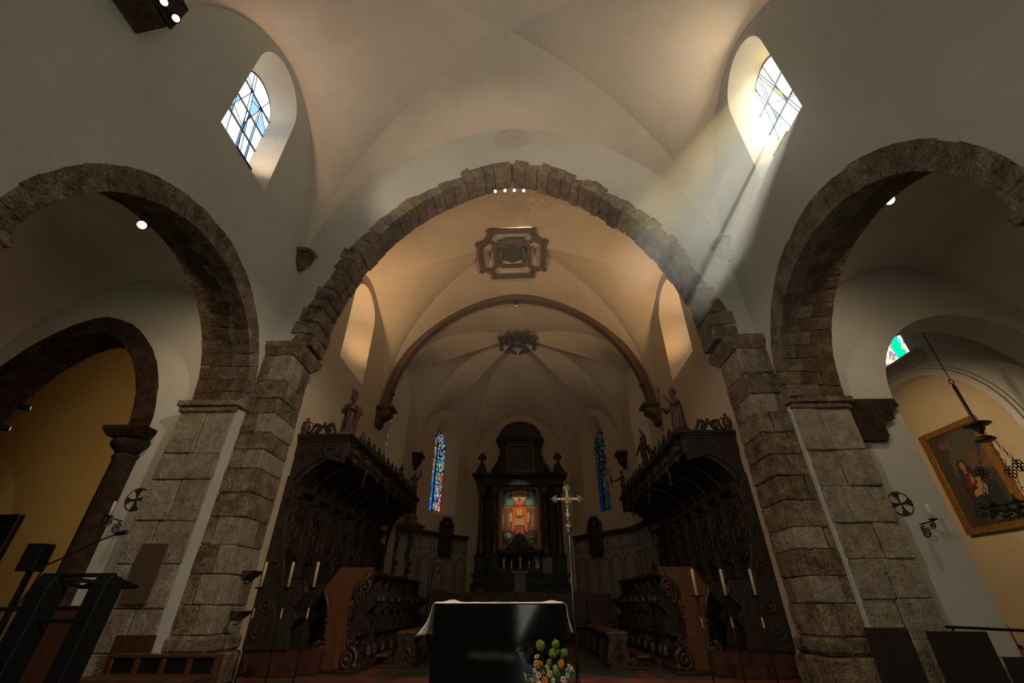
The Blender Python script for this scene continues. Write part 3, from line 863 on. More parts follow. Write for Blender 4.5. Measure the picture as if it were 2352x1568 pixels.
# ================================================================= WINDOWS
def split_poly(poly, a, b, c):
    """cut convex polygon by a*u + b*v = c -> (neg side, pos side)"""
    neg, pos = [], []
    n = len(poly)
    for i in range(n):
        p, q = poly[i], poly[(i+1) % n]
        dp, dq = a*p[0]+b*p[1]-c, a*q[0]+b*q[1]-c
        (neg if dp <= 0 else pos).append(p)
        if dp * dq < 0:
            t = dp / (dp - dq); x = (p[0]+(q[0]-p[0])*t, p[1]+(q[1]-p[1])*t)
            neg.append(x); pos.append(x)
    return neg, pos
def parea(p):
    return abs(sum(p[i][0]*p[(i+1) % len(p)][1]-p[(i+1) % len(p)][0]*p[i][1] for i in range(len(p)))) / 2
def inset(p, k):
    cx_ = sum(q[0] for q in p) / len(p); cy_ = sum(q[1] for q in p) / len(p)
    return [(cx_ + (q[0]-cx_) * k, cy_ + (q[1]-cy_) * k) for q in p]

GL_L = [glass('glass_ice', (0.80, 0.92, 1.0), 0.62, .5), glass('glass_pale_blue', (0.40, 0.64, 1.0), 0.52, .4), glass('glass_cream', (0.84, 0.94, 0.80), 0.50, .5),
        glass('glass_blue', (0.05, 0.20, 0.85), 0.34, .3), glass('glass_yellow', (1.0, 0.85, 0.10), 0.42, .5), glass('glass_slate', (0.30, 0.50, 0.66), 0.36, .3)]
GL_R = [glass('glass_white', (0.96, 0.98, 1.0), 0.85, .95), glass('glass_pale', (0.62, 0.80, 1.0), 0.60, .30), glass('glass_straw', (1.0, 0.92, 0.66), 0.55, .85),
        glass('glass_cobalt', (0.08, 0.26, 0.85), 0.30, .15), glass('glass_gold', (1.0, 0.82, 0.16), 0.5, .9), glass('glass_steel', (0.36, 0.58, 0.74), 0.42, .20)]

def nave_window(name, s, cy, mats, cuts, bars, label):
    root = empty(name, (s * (WX + .45), cy, 8.75), kind='structure', label=label)
    random.seed(7 if s < 0 else 23)
    X = s * (WX + 0.46)
    polys = [(win_back(cy), None)]
    for (u0, v0, u1, v1, only) in cuts:       # cut lines given by two points, (u relative to cy)
        a, b = (v1 - v0), -(u1 - u0); c = a * (u0 + cy) + b * v0
        new = []
        for p, tg in polys:
            cen_v = sum(q[1] for q in p) / len(p); cen_u = sum(q[0] for q in p) / len(p) - cy
            if only and not only(cen_u, cen_v): new.append((p, tg)); continue
            n_, q_ = split_poly(p, a, b, c)
            for w in (n_, q_):
                if len(w) > 2 and parea(w) > 2e-4: new.append((w, tg))
        polys = new
    fn = lambda u, v, d: (X + s * d, u, v)
    for p, tg in polys:
        A = parea(p)
        w = max(q[0] for q in p) - min(q[0] for q in p)
        rr = random.random()
        if A < 0.012: mt = mats[3] if rr < .5 else (mats[1] if rr < .8 else mats[4])
        elif A < 0.03 and mats is GL_R: mt = mats[0] if rr < .4 else (mats[4] if rr < .6 else (mats[5] if rr < .8 else mats[1]))
        elif A < 0.03: mt = mats[1] if rr < .45 else (mats[0] if rr < .75 else (mats[5] if rr < .9 else mats[4]))
        elif mats is GL_R: mt = mats[0] if rr < .74 else (mats[2] if rr < .94 else mats[1])
        else: mt = mats[0] if rr < .6 else (mats[2] if rr < .75 else (mats[1] if rr < .93 else mats[5]))
        m_ = MB(); m_.prism(p, fn, 0.0, 0.005)
        part(m_, 'pane', mt, root)
    m_ = MB()
    for p, tg in polys:
        for i in range(len(p)):
            a, b = p[i], p[(i+1) % len(p)]
            if (a[0]-b[0])**2 + (a[1]-b[1])**2 > 1e-5:
                m_.tube([fn(a[0], a[1], -0.002), fn(b[0], b[1], -0.002)], 0.0075, 4, False)
    part(m_, 'lead_came', M['lead'], root, fix=False)
    for v in bars:
        m_ = MB(); m_.tube([fn(cy - .56, v, -0.02), fn(cy + .6, v, -0.02)], 0.013, 6)
        part(m_, 'saddle_bar', M['lead'], root)
    m_ = MB(); o = win_back(cy); m_.tube(ring_path([fn(u, v, 0) for u, v in o]), 0.018, 6, False)
    part(m_, 'frame', M['lead'], root)
    return root
NV = lambda u, v: True
cutsL = [(-1, 9.20, 1, 9.20, None), (-1, 9.72, 1, 9.72, None), (-1, 10.22, 1, 10.22, None), (.22, 8.6, -.34, 10.9, None), (.30, 8.6, -.26, 10.9, None), (.12, 8.6, -.05, 9.8, lambda u, v: v < 9.8),
         (.16, 8.6, .02, 9.8, lambda u, v: v < 9.75), (-.50, 8.9, .05, 10.9, lambda u, v: u < .05), (-.2, 8.7, -.42, 9.9, lambda u, v: v < 9.7), (.05, 9.5, .30, 10.6, lambda u, v: v > 9.5), (.40, 8.7, .16, 10.3, lambda u, v: u > .05),
         (.45, 8.7, .20, 10.3, lambda u, v: u > .05), (-.2, 10.0, .6, 10.35, lambda u, v: u > .05 and v > 9.6), (-.5, 9.5, .6, 9.05, lambda u, v: u < -.12), (-.5, 10.45, .6, 9.95, lambda u, v: u < -.12), (.1, 10.3, .6, 9.9, lambda u, v: u > .2)]
nave_window('window_1', -1, 4.97, GL_L, cutsL, (9.21, 9.72, 10.22), 'round-headed leaded window with blue and yellow streaked glass')
cutsR = [(-1, 9.3, 1, 9.3, None), (-1, 9.95, 1, 9.95, None), (-.35, 8.5, .12, 11, None), (-.29, 8.5, .17, 11, None), (.0, 8.5, .42, 11, None), (-.2, 8.5, -.05, 11, lambda u, v: v > 9.6),
         (.28, 8.5, .16, 11, lambda u, v: v > 9.4), (.22, 8.5, .10, 11, lambda u, v: v > 9.8), (-.55, 8.9, .5, 10.2, lambda u, v: v < 9.9), (-.5, 9.0, .5, 10.35, lambda u, v: v < 9.4), (.42, 8.6, .3, 11, None),
         (-.5, 9.6, .55, 8.9, lambda u, v: u > 0)]
nave_window('window_2', 1, 4.97, GL_R, cutsR, (9.3, 9.95), 'round-headed leaded window blazing white with thin blue lines')
nave_window('window_3', -1, 0.32, GL_L, cutsL[:6], (9.21, 9.72, 10.22), 'leaded window of the nave bay behind the viewer')
nave_window('window_4', 1, 0.32, GL_R, cutsR[:6], (9.3, 9.95), 'bright leaded window of the nave bay behind the viewer')
# choir windows (mostly hidden in their deep reveals)
for i, s in enumerate((-1, 1)):
    root = empty('window_%d' % (5 + i), (s * 5.45, 10.75, 7.35), kind='structure')
    pol = [cwb()]
    for k in range(1, 4):
        pol = [w for p in pol for w in split_poly(p, 0, 1, 7.35 + k * 0.5) if len(w) > 2]
    pol = [w for p in pol for w in split_poly(p, 1, 0, 10.75) if len(w) > 2]
    for p in pol:
        m_ = MB(); m_.prism(inset(p, .96), lambda u, v, d, s=s: (s * (5.46 + d), u, v), 0, 0.006); part(m_, 'pane', GL_L[5], root)
    m_ = MB(); m_.prism(cwb(), lambda u, v, d, s=s: (s * (5.47 + d), u, v), 0, 0.01); part(m_, 'lead_came', M['lead'], root)

def fine_cells(poly, amin, seed):
    rnd = random.Random(seed); todo = [poly]; out = []
    while todo:
        p = todo.pop()
        A = parea(p)
        if A < amin * rnd.uniform(0.6, 1.8): out.append(p); continue
        us = [q[0] for q in p]; vs = [q[1] for q in p]
        du, dv = max(us) - min(us), max(vs) - min(vs)
        if A > amin * 3 and len(p) > 40: p = p[::2]
        th = rnd.gauss(0, .28) + (PI/2 if dv > du * rnd.uniform(*((0.8, 2.2) if (min(vs) + dv / 2) > 5.9 else (2.4, 5.0))) else 0)
        a, b = math.cos(th), math.sin(th)
        cu, cv = min(us) + du * rnd.uniform(.35, .65), min(vs) + dv * rnd.uniform(.35, .65)
        n_, q_ = split_poly(p, a, b, a * cu + b * cv)
        if len(n_) < 3 or len(q_) < 3:
            if A > amin * 3: todo.append(p)
            else: out.append(p)
            continue
        todo += [n_, q_]
    return out
STC = [(0.02, 0.16, 0.75), (0.02, 0.38, 0.55), (0.03, 0.30, 0.22), (0.80, 0.62, 0.06), (0.62, 0.03, 0.02), (0.75, 0.68, 0.55), (0.45, 0.22, 0.42), (0.25, 0.42, 0.62), (0.62, 0.25, 0.06), (0.01, 0.012, 0.02)]
def stained(strength): return [glass('stained_%d_%.2f' % (i, strength), c, strength, 0.3) for i, c in enumerate(STC)]
def lancet(name, fn, outline, d, strength, seed, label, mull=True):
    root = empty(name, fn(sum(u for u, v in outline) / len(outline), min(v for u, v in outline), d), kind='structure', label=label)
    rnd = random.Random(seed); mats = stained(strength) + [M['lead']]
    us = [q[0] for q in outline]; um = (min(us) + max(us)) / 2
    m_ = MB(); m_.prism(inset(outline, 1.16), fn, d + 0.012, d + 0.03); part(m_, 'lead_came', M['lead'], root)
    m_ = MB()
    for p in fine_cells(outline, 0.0055, seed):
        cu = sum(q[0] for q in p) / len(p); cv = sum(q[1] for q in p) / len(p)
        low = cv < 5.9
        fu = (cu - min(us)) / (max(us) - min(us))
        if low: w = [3, 6, 6, 4, 2, 1, 1, 3, 1, 4] if fu > .35 else [14, 7, 1, 1, 1, 1, 2, 4, 0, 4]
        else: w = [3, 6, 5, 4, 2, 2, 3, 3, 3, 9]
        if fu > .75 and low: w = [1, 2, 2, 2, 10, 3, 1, 1, 1, 3]
        m_.cm = rnd.choices(range(10), w)[0]
        m_.prism(inset(p, .80), fn, d + 0.0, d + 0.01)
    g = part(m_, 'stained_glass', mats[:10], root); g['kind'] = 'stuff'
    v0, v1 = min(v for u, v in outline), max(v for u, v in outline)
    for k in range(1, 6):
        z = v0 + (v1 - v0) * k / 6.3
        m_ = MB(); m_.tube([fn(min(us), z, d - .01), fn(max(us), z, d - .01)], 0.012, 5); part(m_, 'saddle_bar', M['lead'], root)
    if mull:
        m_ = MB(); uu = min(us) + (max(us) - min(us)) * .32
        m_.tube([fn(uu, v0, d - .01), fn(uu, v1 - .5, d - .01)], 0.035, 6); part(m_, 'mullion', M['lead'], root)
    return root
def flipf(L, o): return [(L - u, v) for u, v in reversed(o)]
lancet('window_7', FAC[1][1], lanc_b, 0.46, 0.36, 5, 'slender lancet with bright blue, yellow and red stained glass')
lancet('window_8', FAC[3][1], flipf(FAC[3][0], lanc_b), 0.46, 0.022, 6, 'slender lancet with dark stained glass beside the silver cross')
lancet('window_9', FAC[0][1], tall_b, 0.46, 0.3, 7, 'tall stained window seen edge-on behind the bishop clasping a crozier')
lancet('window_10', FAC[4][1], flipf(FAC[4][0], tall_b), 0.46, 0.6, 8, 'tall stained window seen edge-on behind the bishop with outstretched hand')
# chapel window with green figure glass
root = empty('window_11', (10.95, 11.0, 6.8), kind='structure', label='small coloured chapel window with a green robed figure')
fn = lambda u, v, d: (10.96 + d, u, v)
m_ = MB(); m_.prism(CWIN_B, fn, 0.02, 0.03); part(m_, 'lead_came', M['lead'], root)
cmats = [glass('chapel_white', (0.95, 0.92, 0.85), 1.6, .3), glass('chapel_green', (0.0, 0.42, 0.22), 1.2, .3), glass('chapel_red', (0.8, 0.10, 0.05), 1.2, .3), glass('chapel_gold', (0.9, 0.62, 0.15), 1.2, .3), glass('chapel_blue', (0.05, 0.15, 0.6), 1.2, .3), glass('chapel_violet', (0.5, 0.35, 0.8), 1.2, .3)]
m_ = MB(); rnd = random.Random(4)
for p in fine_cells(CWIN_B, 0.010, 3):
    cu = sum(q[0] for q in p) / len(p); cv = sum(q[1] for q in p) / len(p)
    if cu > 11.38: m_.cm = 2 if rnd.random() < .5 else 0
    elif cv < 6.92: m_.cm = 3 if rnd.random() < .6 else 0
    elif 10.78 < cu < 11.08 and cv > 7.0: m_.cm = 1
    elif cu < 10.68: m_.cm = 5 if rnd.random() < .5 else 4
    else: m_.cm = rnd.choices([0, 3, 2, 4], [6, 2, 1, 1])[0]
    m_.prism(inset(p, .9), fn, 0, 0.012)
g = part(m_, 'stained_glass', cmats, root); g['kind'] = 'stuff'

# ================================================================= LAMPS
def sill_lamp(c, s, ln, label, power, col=(1.0, 0.70, 0.46), aim=0.5):
    x, y, z = c
    root = empty('sill_lamp', (x, y, z), label, 'lamp')
    m_ = MB(); m_.box(x - .05, x + .05, y - ln/2, y + ln/2, z, z + .05); part(m_, 'casing', M['black_matte'], root, bevel=0.006)
    m_ = MB(); m_.box(x - .035, x + .035, y - ln/2 + .03, y + ln/2 - .03, z + .05, z + .058); part(m_, 'diffuser', M['lamp_sill'], root)
    if power:
        l = area('sill_light', (x, y, z + .07), (PI, -s * aim, 0), .08, ln, power, col)
        l.data.spread = R(130)
        keep(l, root)
def spot_lamp(c, dirv, r_, label, mat, tgt, power, col, size=80, body=True, group=None, rad=0.05):
    d = Vector(dirv).normalized(); q = d.to_track_quat('Z', 'Y').to_matrix()
    root = empty('spot_lamp', c, label, 'lamp', group)
    m_ = MB(); m_.lathe([(r_ * .8, -0.16), (r_ * 1.15, -0.13), (r_ * 1.15, 0.0), (r_ * 1.0, 0.012)], c, 14, mat=q); part(m_, 'casing', M['black_matte'], root)
    m_ = MB(); m_.lathe([(r_ * .86, 0.012), (r_ * .86, 0.016)], c, 14, mat=q); part(m_, 'diffuser', mat, root)
    m_ = MB(); e = Vector(c) - d * .16; m_.tube([e, e + Vector((0, 0, .12))], 0.012, 5); part(m_, 'bracket', M['black_matte'], root)
    if power:
        l = spot('spot_light', Vector(c) + d * .03, tgt, power, col, size, rad=rad); keep(l, root)
random.seed(31)

sill_lamp((-5.02, 4.97, 8.16), -1, 0.5, 'lamp bar on the sill of the blue-striped window', 13, aim=0.1)
sill_lamp((5.02, 4.97, 8.16), 1, 0.5, 'lamp bar on the sill of the dazzling white window', 8, aim=0.1)
sill_lamp((-4.86, 10.55, 6.80), -1, 0.9, 'glowing lamp bar in the choir window above the bishop clasping a crozier', 27, (1.0, 0.62, 0.31), aim=0.5)
sill_lamp((4.86, 10.55, 6.80), 1, 0.9, 'glowing lamp bar in the choir window above the bishop with outstretched hand', 25, (1.0, 0.62, 0.31), aim=0.5)
sill_lamp((-5.02, 0.32, 8.16), -1, 0.5, 'lamp bar on the sill of the rear nave window, lectern side', 0)
sill_lamp((5.02, 0.32, 8.16), 1, 0.5, 'lamp bar on the sill of the rear nave window, painting side', 0)
ordn = ('outermost, lectern side', 'second from lectern side', 'third from lectern side', 'outermost, painting side')
for i, x in enumerate((-0.48, -0.21, 0.05, 0.31)):
    spot_lamp((x, 8.02, 10.86 - 0.02 * abs(i - 1.5)), (0.0, -0.7, -0.75), 0.05, 'round spot lamp in the row under the choir arch, ' + ordn[i], M['lamp_warm'], (0.1, 6.6, 0.4), (600 if i == 2 else 0), (1.0, 0.80, 0.62), 34, group='spot lamps under the choir arch')
spot_lamp((-6.20, 5.0, 6.50), (0.45, -0.5, -0.75), 0.075, 'round spot lamp at the crown of the arcade arch above the yellow chapel', M['lamp_white'], (-9.2, 6.6, 4.6), 85, (1.0, 0.74, 0.46), 165)
spot_lamp((6.20, 4.93, 6.60), (-0.45, -0.5, -0.75), 0.075, 'round spot lamp at the crown of the arcade arch near the painting', M['lamp_white'], (9.2, 6.6, 4.6), 75, (1.0, 0.74, 0.46), 165)
spot_lamp((-4.40, 2.54, 7.76), (0.6, -0.2, -0.75), 0.05, 'spot lamp on the springer block, lower of the two', M['lamp_warm'], (-1.3, 7.5, 10.6), 330, (1.0, 0.80, 0.54), 50)
spot_lamp((-4.40, 2.34, 7.72), (0.6, -0.2, -0.75), 0.05, 'spot lamp on the springer block, cut by the picture edge', M['lamp_warm'], (.3, 6.4, .5), 420, (1.0, 0.82, 0.62), 24)
# chapel lamps (left chapel wall washers, right chapel wash from an added, unseen lamp)
spot_lamp((-10.22, 8.17, 4.55), (0.3, 0.7, 0.2), 0.05, 'narrow lamp under the dark pointed arch of the yellow chapel', M['lamp_warm'], (-9.5, 12.4, 5.0), 80, (1.0, 0.66, 0.29), 150)
spot_lamp((-10.38, 8.17, 4.10), (0.3, 0.7, 0.1), 0.05, 'lower narrow lamp under the dark pointed arch of the yellow chapel', M['lamp_warm'], (-12.0, 12.2, 3.5), 0, (1.0, 0.66, 0.30), 150)
spot_lamp((6.38, 9.4, 4.6), (1, 0.3, -0.1), 0.05, 'unseen lamp added inside the chapel to light the madonna painting wall', M['lamp_warm'], (10.8, 10.9, 3.2), 150, (1.0, 0.70, 0.40), 84, rad=0.3)
spot_lamp((0.0, 13.62, 11.02), (0, 0.6, -0.7), 0.05, 'small lamp behind the brown choir rib aimed at the mosaic', M['lamp_warm'], (-0.03, 19.4, 4.25), 900, (1.0, 0.84, 0.66), 11, group=None)
spot_lamp((4.86, 1.0, 7.6), (-0.5, 0.6, 0.3), 0.05, 'unseen spot lamp beyond the bright window, added to brighten the choir arch wall', M['lamp_warm'], (1.3, 7.5, 10.6), 190, (1.0, 0.82, 0.58), 46)  # added out-of-view fill that lifts the wall above the choir arch
# unseen spots behind the viewer, added to brighten the choir piers
for s_ in (-1, 1):
    spot_lamp((s_ * 4.78, -1.4, 7.2), (-s_ * .4, 0.8, -0.35), 0.09, 'unseen spot lamp behind the viewer, added to brighten the piers, %s side' % ('lectern' if s_ < 0 else 'painting'), M['lamp_warm'], (-s_ * 4.7, 7.3, 1.9), (760 if s_ > 0 else 480), (1.0, 0.80, 0.60), 40)

# ================================================================= CHOIR STALLS
def spiral(c, r0, r1, turns, a0, fn, n=22, rev=1):
    return [fn(c[0] + (r0 + (r1 - r0) * i / n) * math.cos(a0 + rev * 2*PI*turns*i/n), c[1] + (r0 + (r1 - r0) * i / n) * math.sin(a0 + rev * 2*PI*turns*i/n)) for i in range(n + 1)]
def scroll(m_, fn, c, r_, a0, rev=1, th=0.02, turns=1.4):
    p = spiral(c, r_, r_ * .18, turns, a0, fn, 20, rev)
    m_.tube(p, [th * (1 - .5 * i / 20) for i in range(21)], 5)
    m_.ball(p[-1], th * 1.4, n=6)

SY0, SY1 = 9.0, 15.7
def choir_stall(s, label):
    root = empty('choir_stall', (s * 4.2, SY0, 0), label, 'choir stall')
    X = lambda a: s * a
    # platform and step
    m_ = MB(); m_.box(X(3.35), X(4.68), SY0 + .02, SY1, 0, 0.34); part(m_, 'platform', M['red_wood'], root, bevel=0.01)
    m_ = MB(); m_.box(X(3.55), X(4.40), SY0 - .32, SY0 + .02, 0, 0.17); part(m_, 'step', M['red_wood'], root, bevel=0.012)
    # back boards
    m_ = MB(); m_.box(X(4.52), X(4.68), SY0, SY1, 0.34, 3.2); part(m_, 'back_board', M['oak'], root)
    n = 8; w = (SY1 - SY0) / n
    for i in range(n):
        y0 = SY0 + i * w
        # raised carved panel
        m_ = MB(); m_.box(X(4.47), X(4.53), y0 + .16, y0 + w - .12, 1.75, 2.72); 
        p = part(m_, 'panel', M['oak_panel'], root, bevel=0.02)
        m_ = MB(); fn = lambda u, v, x=X(4.45): (x, u, v)
        ring = [(y0 + w/2 + .24 * math.cos(2*PI*k/24), 2.20 + .34 * math.sin(2*PI*k/24)) for k in range(24)]
        m_.tube(ring_path([fn(u, v) for u, v in ring]), 0.022, 5, False)
        for q in (-1, 1):
            scroll(m_, fn, (y0 + w/2 + q * .14, 2.60), .09, 0 if q > 0 else PI, q, .02)
            scroll(m_, fn, (y0 + w/2 + q * .14, 1.86), .08, 0 if q > 0 else PI, -q, .018)
        m_.ball(fn(y0 + w/2, 2.66), .05, n=6); m_.ball(fn(y0 + w/2, 2.22), .03, .10, .17, 8)
        subpart(m_, 'carving', M['oak'], p, smooth=True)
        # pilaster with cap, base and drops
        m_ = MB(); m_.box(X(4.40), X(4.53), y0 - .02, y0 + .11, 1.45, 3.0)
        m_.box(X(4.36), X(4.53), y0 - .05, y0 + .14, 2.86, 3.0); m_.box(X(4.36), X(4.53), y0 - .05, y0 + .14, 1.45, 1.58)
        for k in range(6): m_.ball((X(4.40), y0 + .045, 1.75 + .18 * k), .03, .045, .075, 6)
        part(m_, 'pilaster', M['oak'], root, bevel=0.006)
        # seat with arm rest
        m_ = MB(); m_.box(X(4.0), X(4.52), y0 + .08, y0 + w - .02, 0.78, 0.84); part(m_, 'seat', M['oak_panel'], root, bevel=0.012)
        m_ = MB(); pr = [(4.52, .34), (3.92, .34), (3.96, .62), (3.86, .80), (4.0, .95), (3.84, 1.12), (3.80, 1.30), (3.9, 1.40), (4.52, 1.40)]
        m_.prism(pr, lambda u, v, d: (X(u), d, v), y0 - .03, y0 + .07)
        m_.ball((X(3.84), y0 + .02, 1.24), .08, .07, .10, 8)
        part(m_, 'arm', M['oak'], root, bevel=0.008)
    m_ = MB(); m_.box(X(4.44), X(4.56), SY0, SY1, 1.38, 1.48); m_.box(X(4.38), X(4.56), SY0, SY1, 3.0, 3.10); part(m_, 'rail', M['oak'], root, bevel=0.012)
    # coved canopy
    m_ = MB()
    lo = [(4.66, 2.95), (4.58, 3.10), (4.46, 3.32), (4.28, 3.52), (4.05, 3.68), (3.80, 3.76), (3.60, 3.78)]
    hi = [(4.68, 4.0), (3.60, 4.0)]
    pr = lo + [(3.60, 4.02), (4.68, 4.02)]
    m_.prism(pr, lambda u, v, d: (X(u), d, v), SY0 + .02, SY1 - .02); part(m_, 'canopy', M['oak'], root)
    # ribs of the cove
    for i in range(n + 1):
        y = SY0 + .05 + i * (SY1 - SY0 - .1) / n
        m_ = MB(); m_.tube([(X(u), y, v - .015) for u, v in lo], 0.035, 6); part(m_, 'cove_rib', M['oak_panel'], root, smooth=True)
    # frieze with swags, cornice
    m_ = MB(); m_.box(X(3.56), X(3.66), SY0 - .02, SY1, 3.70, 4.06); part(m_, 'frieze', M['oak'], root, bevel=0.01)
    m_ = MB(); m_.box(X(3.60), X(4.70), SY0 - .04, SY0 + .06, 3.72, 4.06)
    # end arch spandrels of the canopy
    a = [(4.68, 3.0), (4.60, 3.22), (4.46, 3.42), (4.28, 3.56), (4.14, 3.64), (4.02, 3.68), (3.90, 3.64), (3.76, 3.60), (3.60, 3.56), (3.60, 3.75), (4.68, 3.75)]
    m_.prism(a, lambda u, v, d: (X(u), d, v), SY0 - .03, SY0 + .05); part(m_, 'end_frieze', M['oak'], root, bevel=0.006)
    m_ = MB()
    fe = lambda u, v: (X(u), SY0 - .045, v)
    for u, v, r_, a0, rv in ((4.35, 3.86, .11, 0, 1), (4.10, 3.88, .10, PI, -1), (3.86, 3.86, .10, 0, 1), (4.55, 3.70, .09, PI, -1), (3.70, 3.74, .08, PI, -1)):
        scroll(m_, fe, (u, v), r_, a0, rv, .022)
    part(m_, 'end_carving', M['oak_panel'], root, smooth=True)
    m_ = MB()
    for z0, z1, d in ((4.02, 4.07, .03), (4.07, 4.12, .07), (4.12, 4.175, .12)):
        m_.box(X(3.60 - d), X(4.70), SY0 - .05 - d * .6, SY1 + .05, z0, z1)
    part(m_, 'cornice', M['oak'], root, bevel=0.008)
    ff = lambda u, v: (X(3.545), u, v)
    for i in range(n):
        y = SY0 + (i + .5) * w
        m_ = MB()
        for q in (-1, 1): scroll(m_, ff, (y + q * .2, 3.90), .12, PI/2, q, .022); scroll(m_, ff, (y + q * .12, 3.74), .07, -PI/2, -q, .018)
        m_.ball(ff(y, 3.90), .04, .08, .10, 8); m_.ball(ff(y, 3.70), .03, .05, .09, 8)
        part(m_, 'frieze_carving', M['oak_panel'], root, smooth=True)
    for i in range(1, 4):
        y = SY0 + i * 2.0 - .75
        m_ = MB(); m_.tube([(X(3.58), y, 3.74), (X(3.58), y, 3.36)], 0.016, 6); m_.ball((X(3.58), y, 3.36), .025, n=6)
        part(m_, 'pendant', M['statue'], root)
    # far end bracket
    m_ = MB(); b = [(4.68, 0.34), (4.40, 0.34), (4.36, 1.3), (4.44, 2.2), (4.40, 2.9), (4.26, 3.4), (4.0, 3.66), (3.60, 3.8), (3.60, 4.0), (4.68, 4.0)]
    m_.prism(b, lambda u, v, d: (X(u), d, v), SY1 - .10, SY1); part(m_, 'end_panel', M['oak'], root, bevel=0.01)
    # near end: scrolled side panel against the wall
    m_ = MB(); b = [(4.70, 0.34), (4.30, 0.34), (4.22, .7), (4.34, 1.1), (4.26, 1.45), (4.40, 1.9), (4.50, 2.4), (4.46, 2.9), (4.58, 3.2), (4.68, 3.3), (4.80, 3.25), (4.80, 2.9), (4.74, 2.3), (4.76, 1.8), (4.70, 1.2)]
    m_.prism(b, lambda u, v, d: (X(u), d, v), SY0 - .06, SY0 + .04); pe = part(m_, 'end_panel', M['oak'], root, bevel=0.008)
    m_ = MB()
    for u, v, r_, a0, rv in ((4.55, 2.75, .10, 0, 1), (4.60, 2.2, .10, PI, -1), (4.5, 1.6, .12, 0, 1), (4.45, 1.0, .13, PI, 1), (4.48, .6, .12, 0, -1)):
        scroll(m_, lambda a_, b_: (X(a_), SY0 - .075, b_), (u, v), r_, a0, rv, .024)
    subpart(m_, 'carving', M['oak_panel'], pe, smooth=True)
    # cresting along the cornice
    fc = lambda u, v: (X(u), SY0 - .02, v)
    m_ = MB()
    for q in (-1, 1):
        c0 = 4.20
        m_.tube([fc(c0 + q * u, v) for u, v in ((.36, 4.19), (.30, 4.20), (.26, 4.27), (.22, 4.36), (.14, 4.42), (.07, 4.38), (.04, 4.30))], [.02, .03, .035, .035, .035, .03, .02], 6)
        scroll(m_, fc, (c0 + q * .14, 4.28), .07, PI/2, q, .022)
        m_.tube([fc(c0 + q * .04, 4.30), fc(c0 + q * .10, 4.22), fc(c0 + q * .26, 4.21)], .02, 5)
        for k in range(3): m_.ball(fc(c0 + q * (.20 - .06 * k), 4.42 - .015 * k * k), .035, n=6)
    m_.ball(fc(4.20, 4.38), .05, .03, .06, 7); m_.ball(fc(4.20, 4.45), .03, n=6)
    part(m_, 'crest', M['oak'], root, smooth=True)
    fl = lambda u, v: (X(3.52), u, v)
    y = SY0 + .55; k = 0
    while y < SY1 - .3:
        m_ = MB()
        if k % 2 == 0:
            scroll(m_, fl, (y - .10, 4.24), .07, PI/2, 1, .022); scroll(m_, fl, (y + .10, 4.24), .07, PI/2, -1, .022)
            m_.lathe([(.03, 4.17), (.05, 4.20), (.03, 4.25), (.06, 4.31), (.045, 4.37), (.015, 4.42), (.02, 4.44)], fl(y, 0), 8)
        else:
            m_.tube([fl(y - .14, 4.18), fl(y - .10, 4.28), fl(y, 4.36), fl(y + .10, 4.28), fl(y + .14, 4.18)], [.03, .035, .04, .035, .03], 6)
            m_.ball(fl(y, 4.42), .035, n=6); m_.ball(fl(y, 4.24), .03, .05, .05, 6)
        part(m_, 'finial', M['oak'], root, smooth=True)
        y += .42; k += 1
    return root
choir_stall(-1, 'tall carved dark oak choir stalls with canopy, below the bishop clasping a crozier')
choir_stall(1, 'tall carved dark oak choir stalls with canopy, below the bishop with outstretched hand')

# urn and jug on the cornice
def lathe_thing(name, prof, c, mat, label, cat, extra=None, n=14):
    root = empty(name, c, label, cat)
    m_ = MB(); m_.lathe(prof, c, n); part(m_, 'body', mat, root, smooth=True)
    if extra: extra(root, c)
    return root
def handles2(root, c):
    for q in (-1, 1):
        m_ = MB(); m_.tube([(c[0] + q * u, c[1], c[2] + v) for u, v in ((.05, .05), (.12, .08), (.16, .17), (.13, .26), (.07, .30), (.05, .27))], .014, 6)
        part(m_, 'handle', M['oak'], root, smooth=True)
def handle1(root, c):
    m_ = MB(); m_.tube([(c[0] - u, c[1], c[2] + v) for u, v in ((.04, .06), (.13, .05), (.17, .14), (.15, .24), (.09, .30), (.05, .27))], .016, 6); part(m_, 'handle', M['oak'], root, smooth=True)
    m_ = MB(); m_.tube([(c[0] + u, c[1], c[2] + v) for u, v in ((.05, .20), (.10, .27), (.12, .30))], [.03, .018, .014], 6); part(m_, 'spout', M['oak'], root, smooth=True)
UP = [(.05, 0), (.07, .02), (.03, .05), (.05, .08), (.095, .17), (.09, .23), (.05, .28), (.06, .30), (.03, .33), (.035, .37), (.008, .41)]
lathe_thing('carved_urn', UP, (-4.60, 8.98, 4.178), M['statue'], 'small two-handled carved urn on the stall cornice near the stone pier', 'urn', handles2)
lathe_thing('carved_jug', UP, (4.60, 8.98, 4.178), M['statue'], 'small carved jug with one handle on the stall cornice near the stone pier', 'jug', handle1)

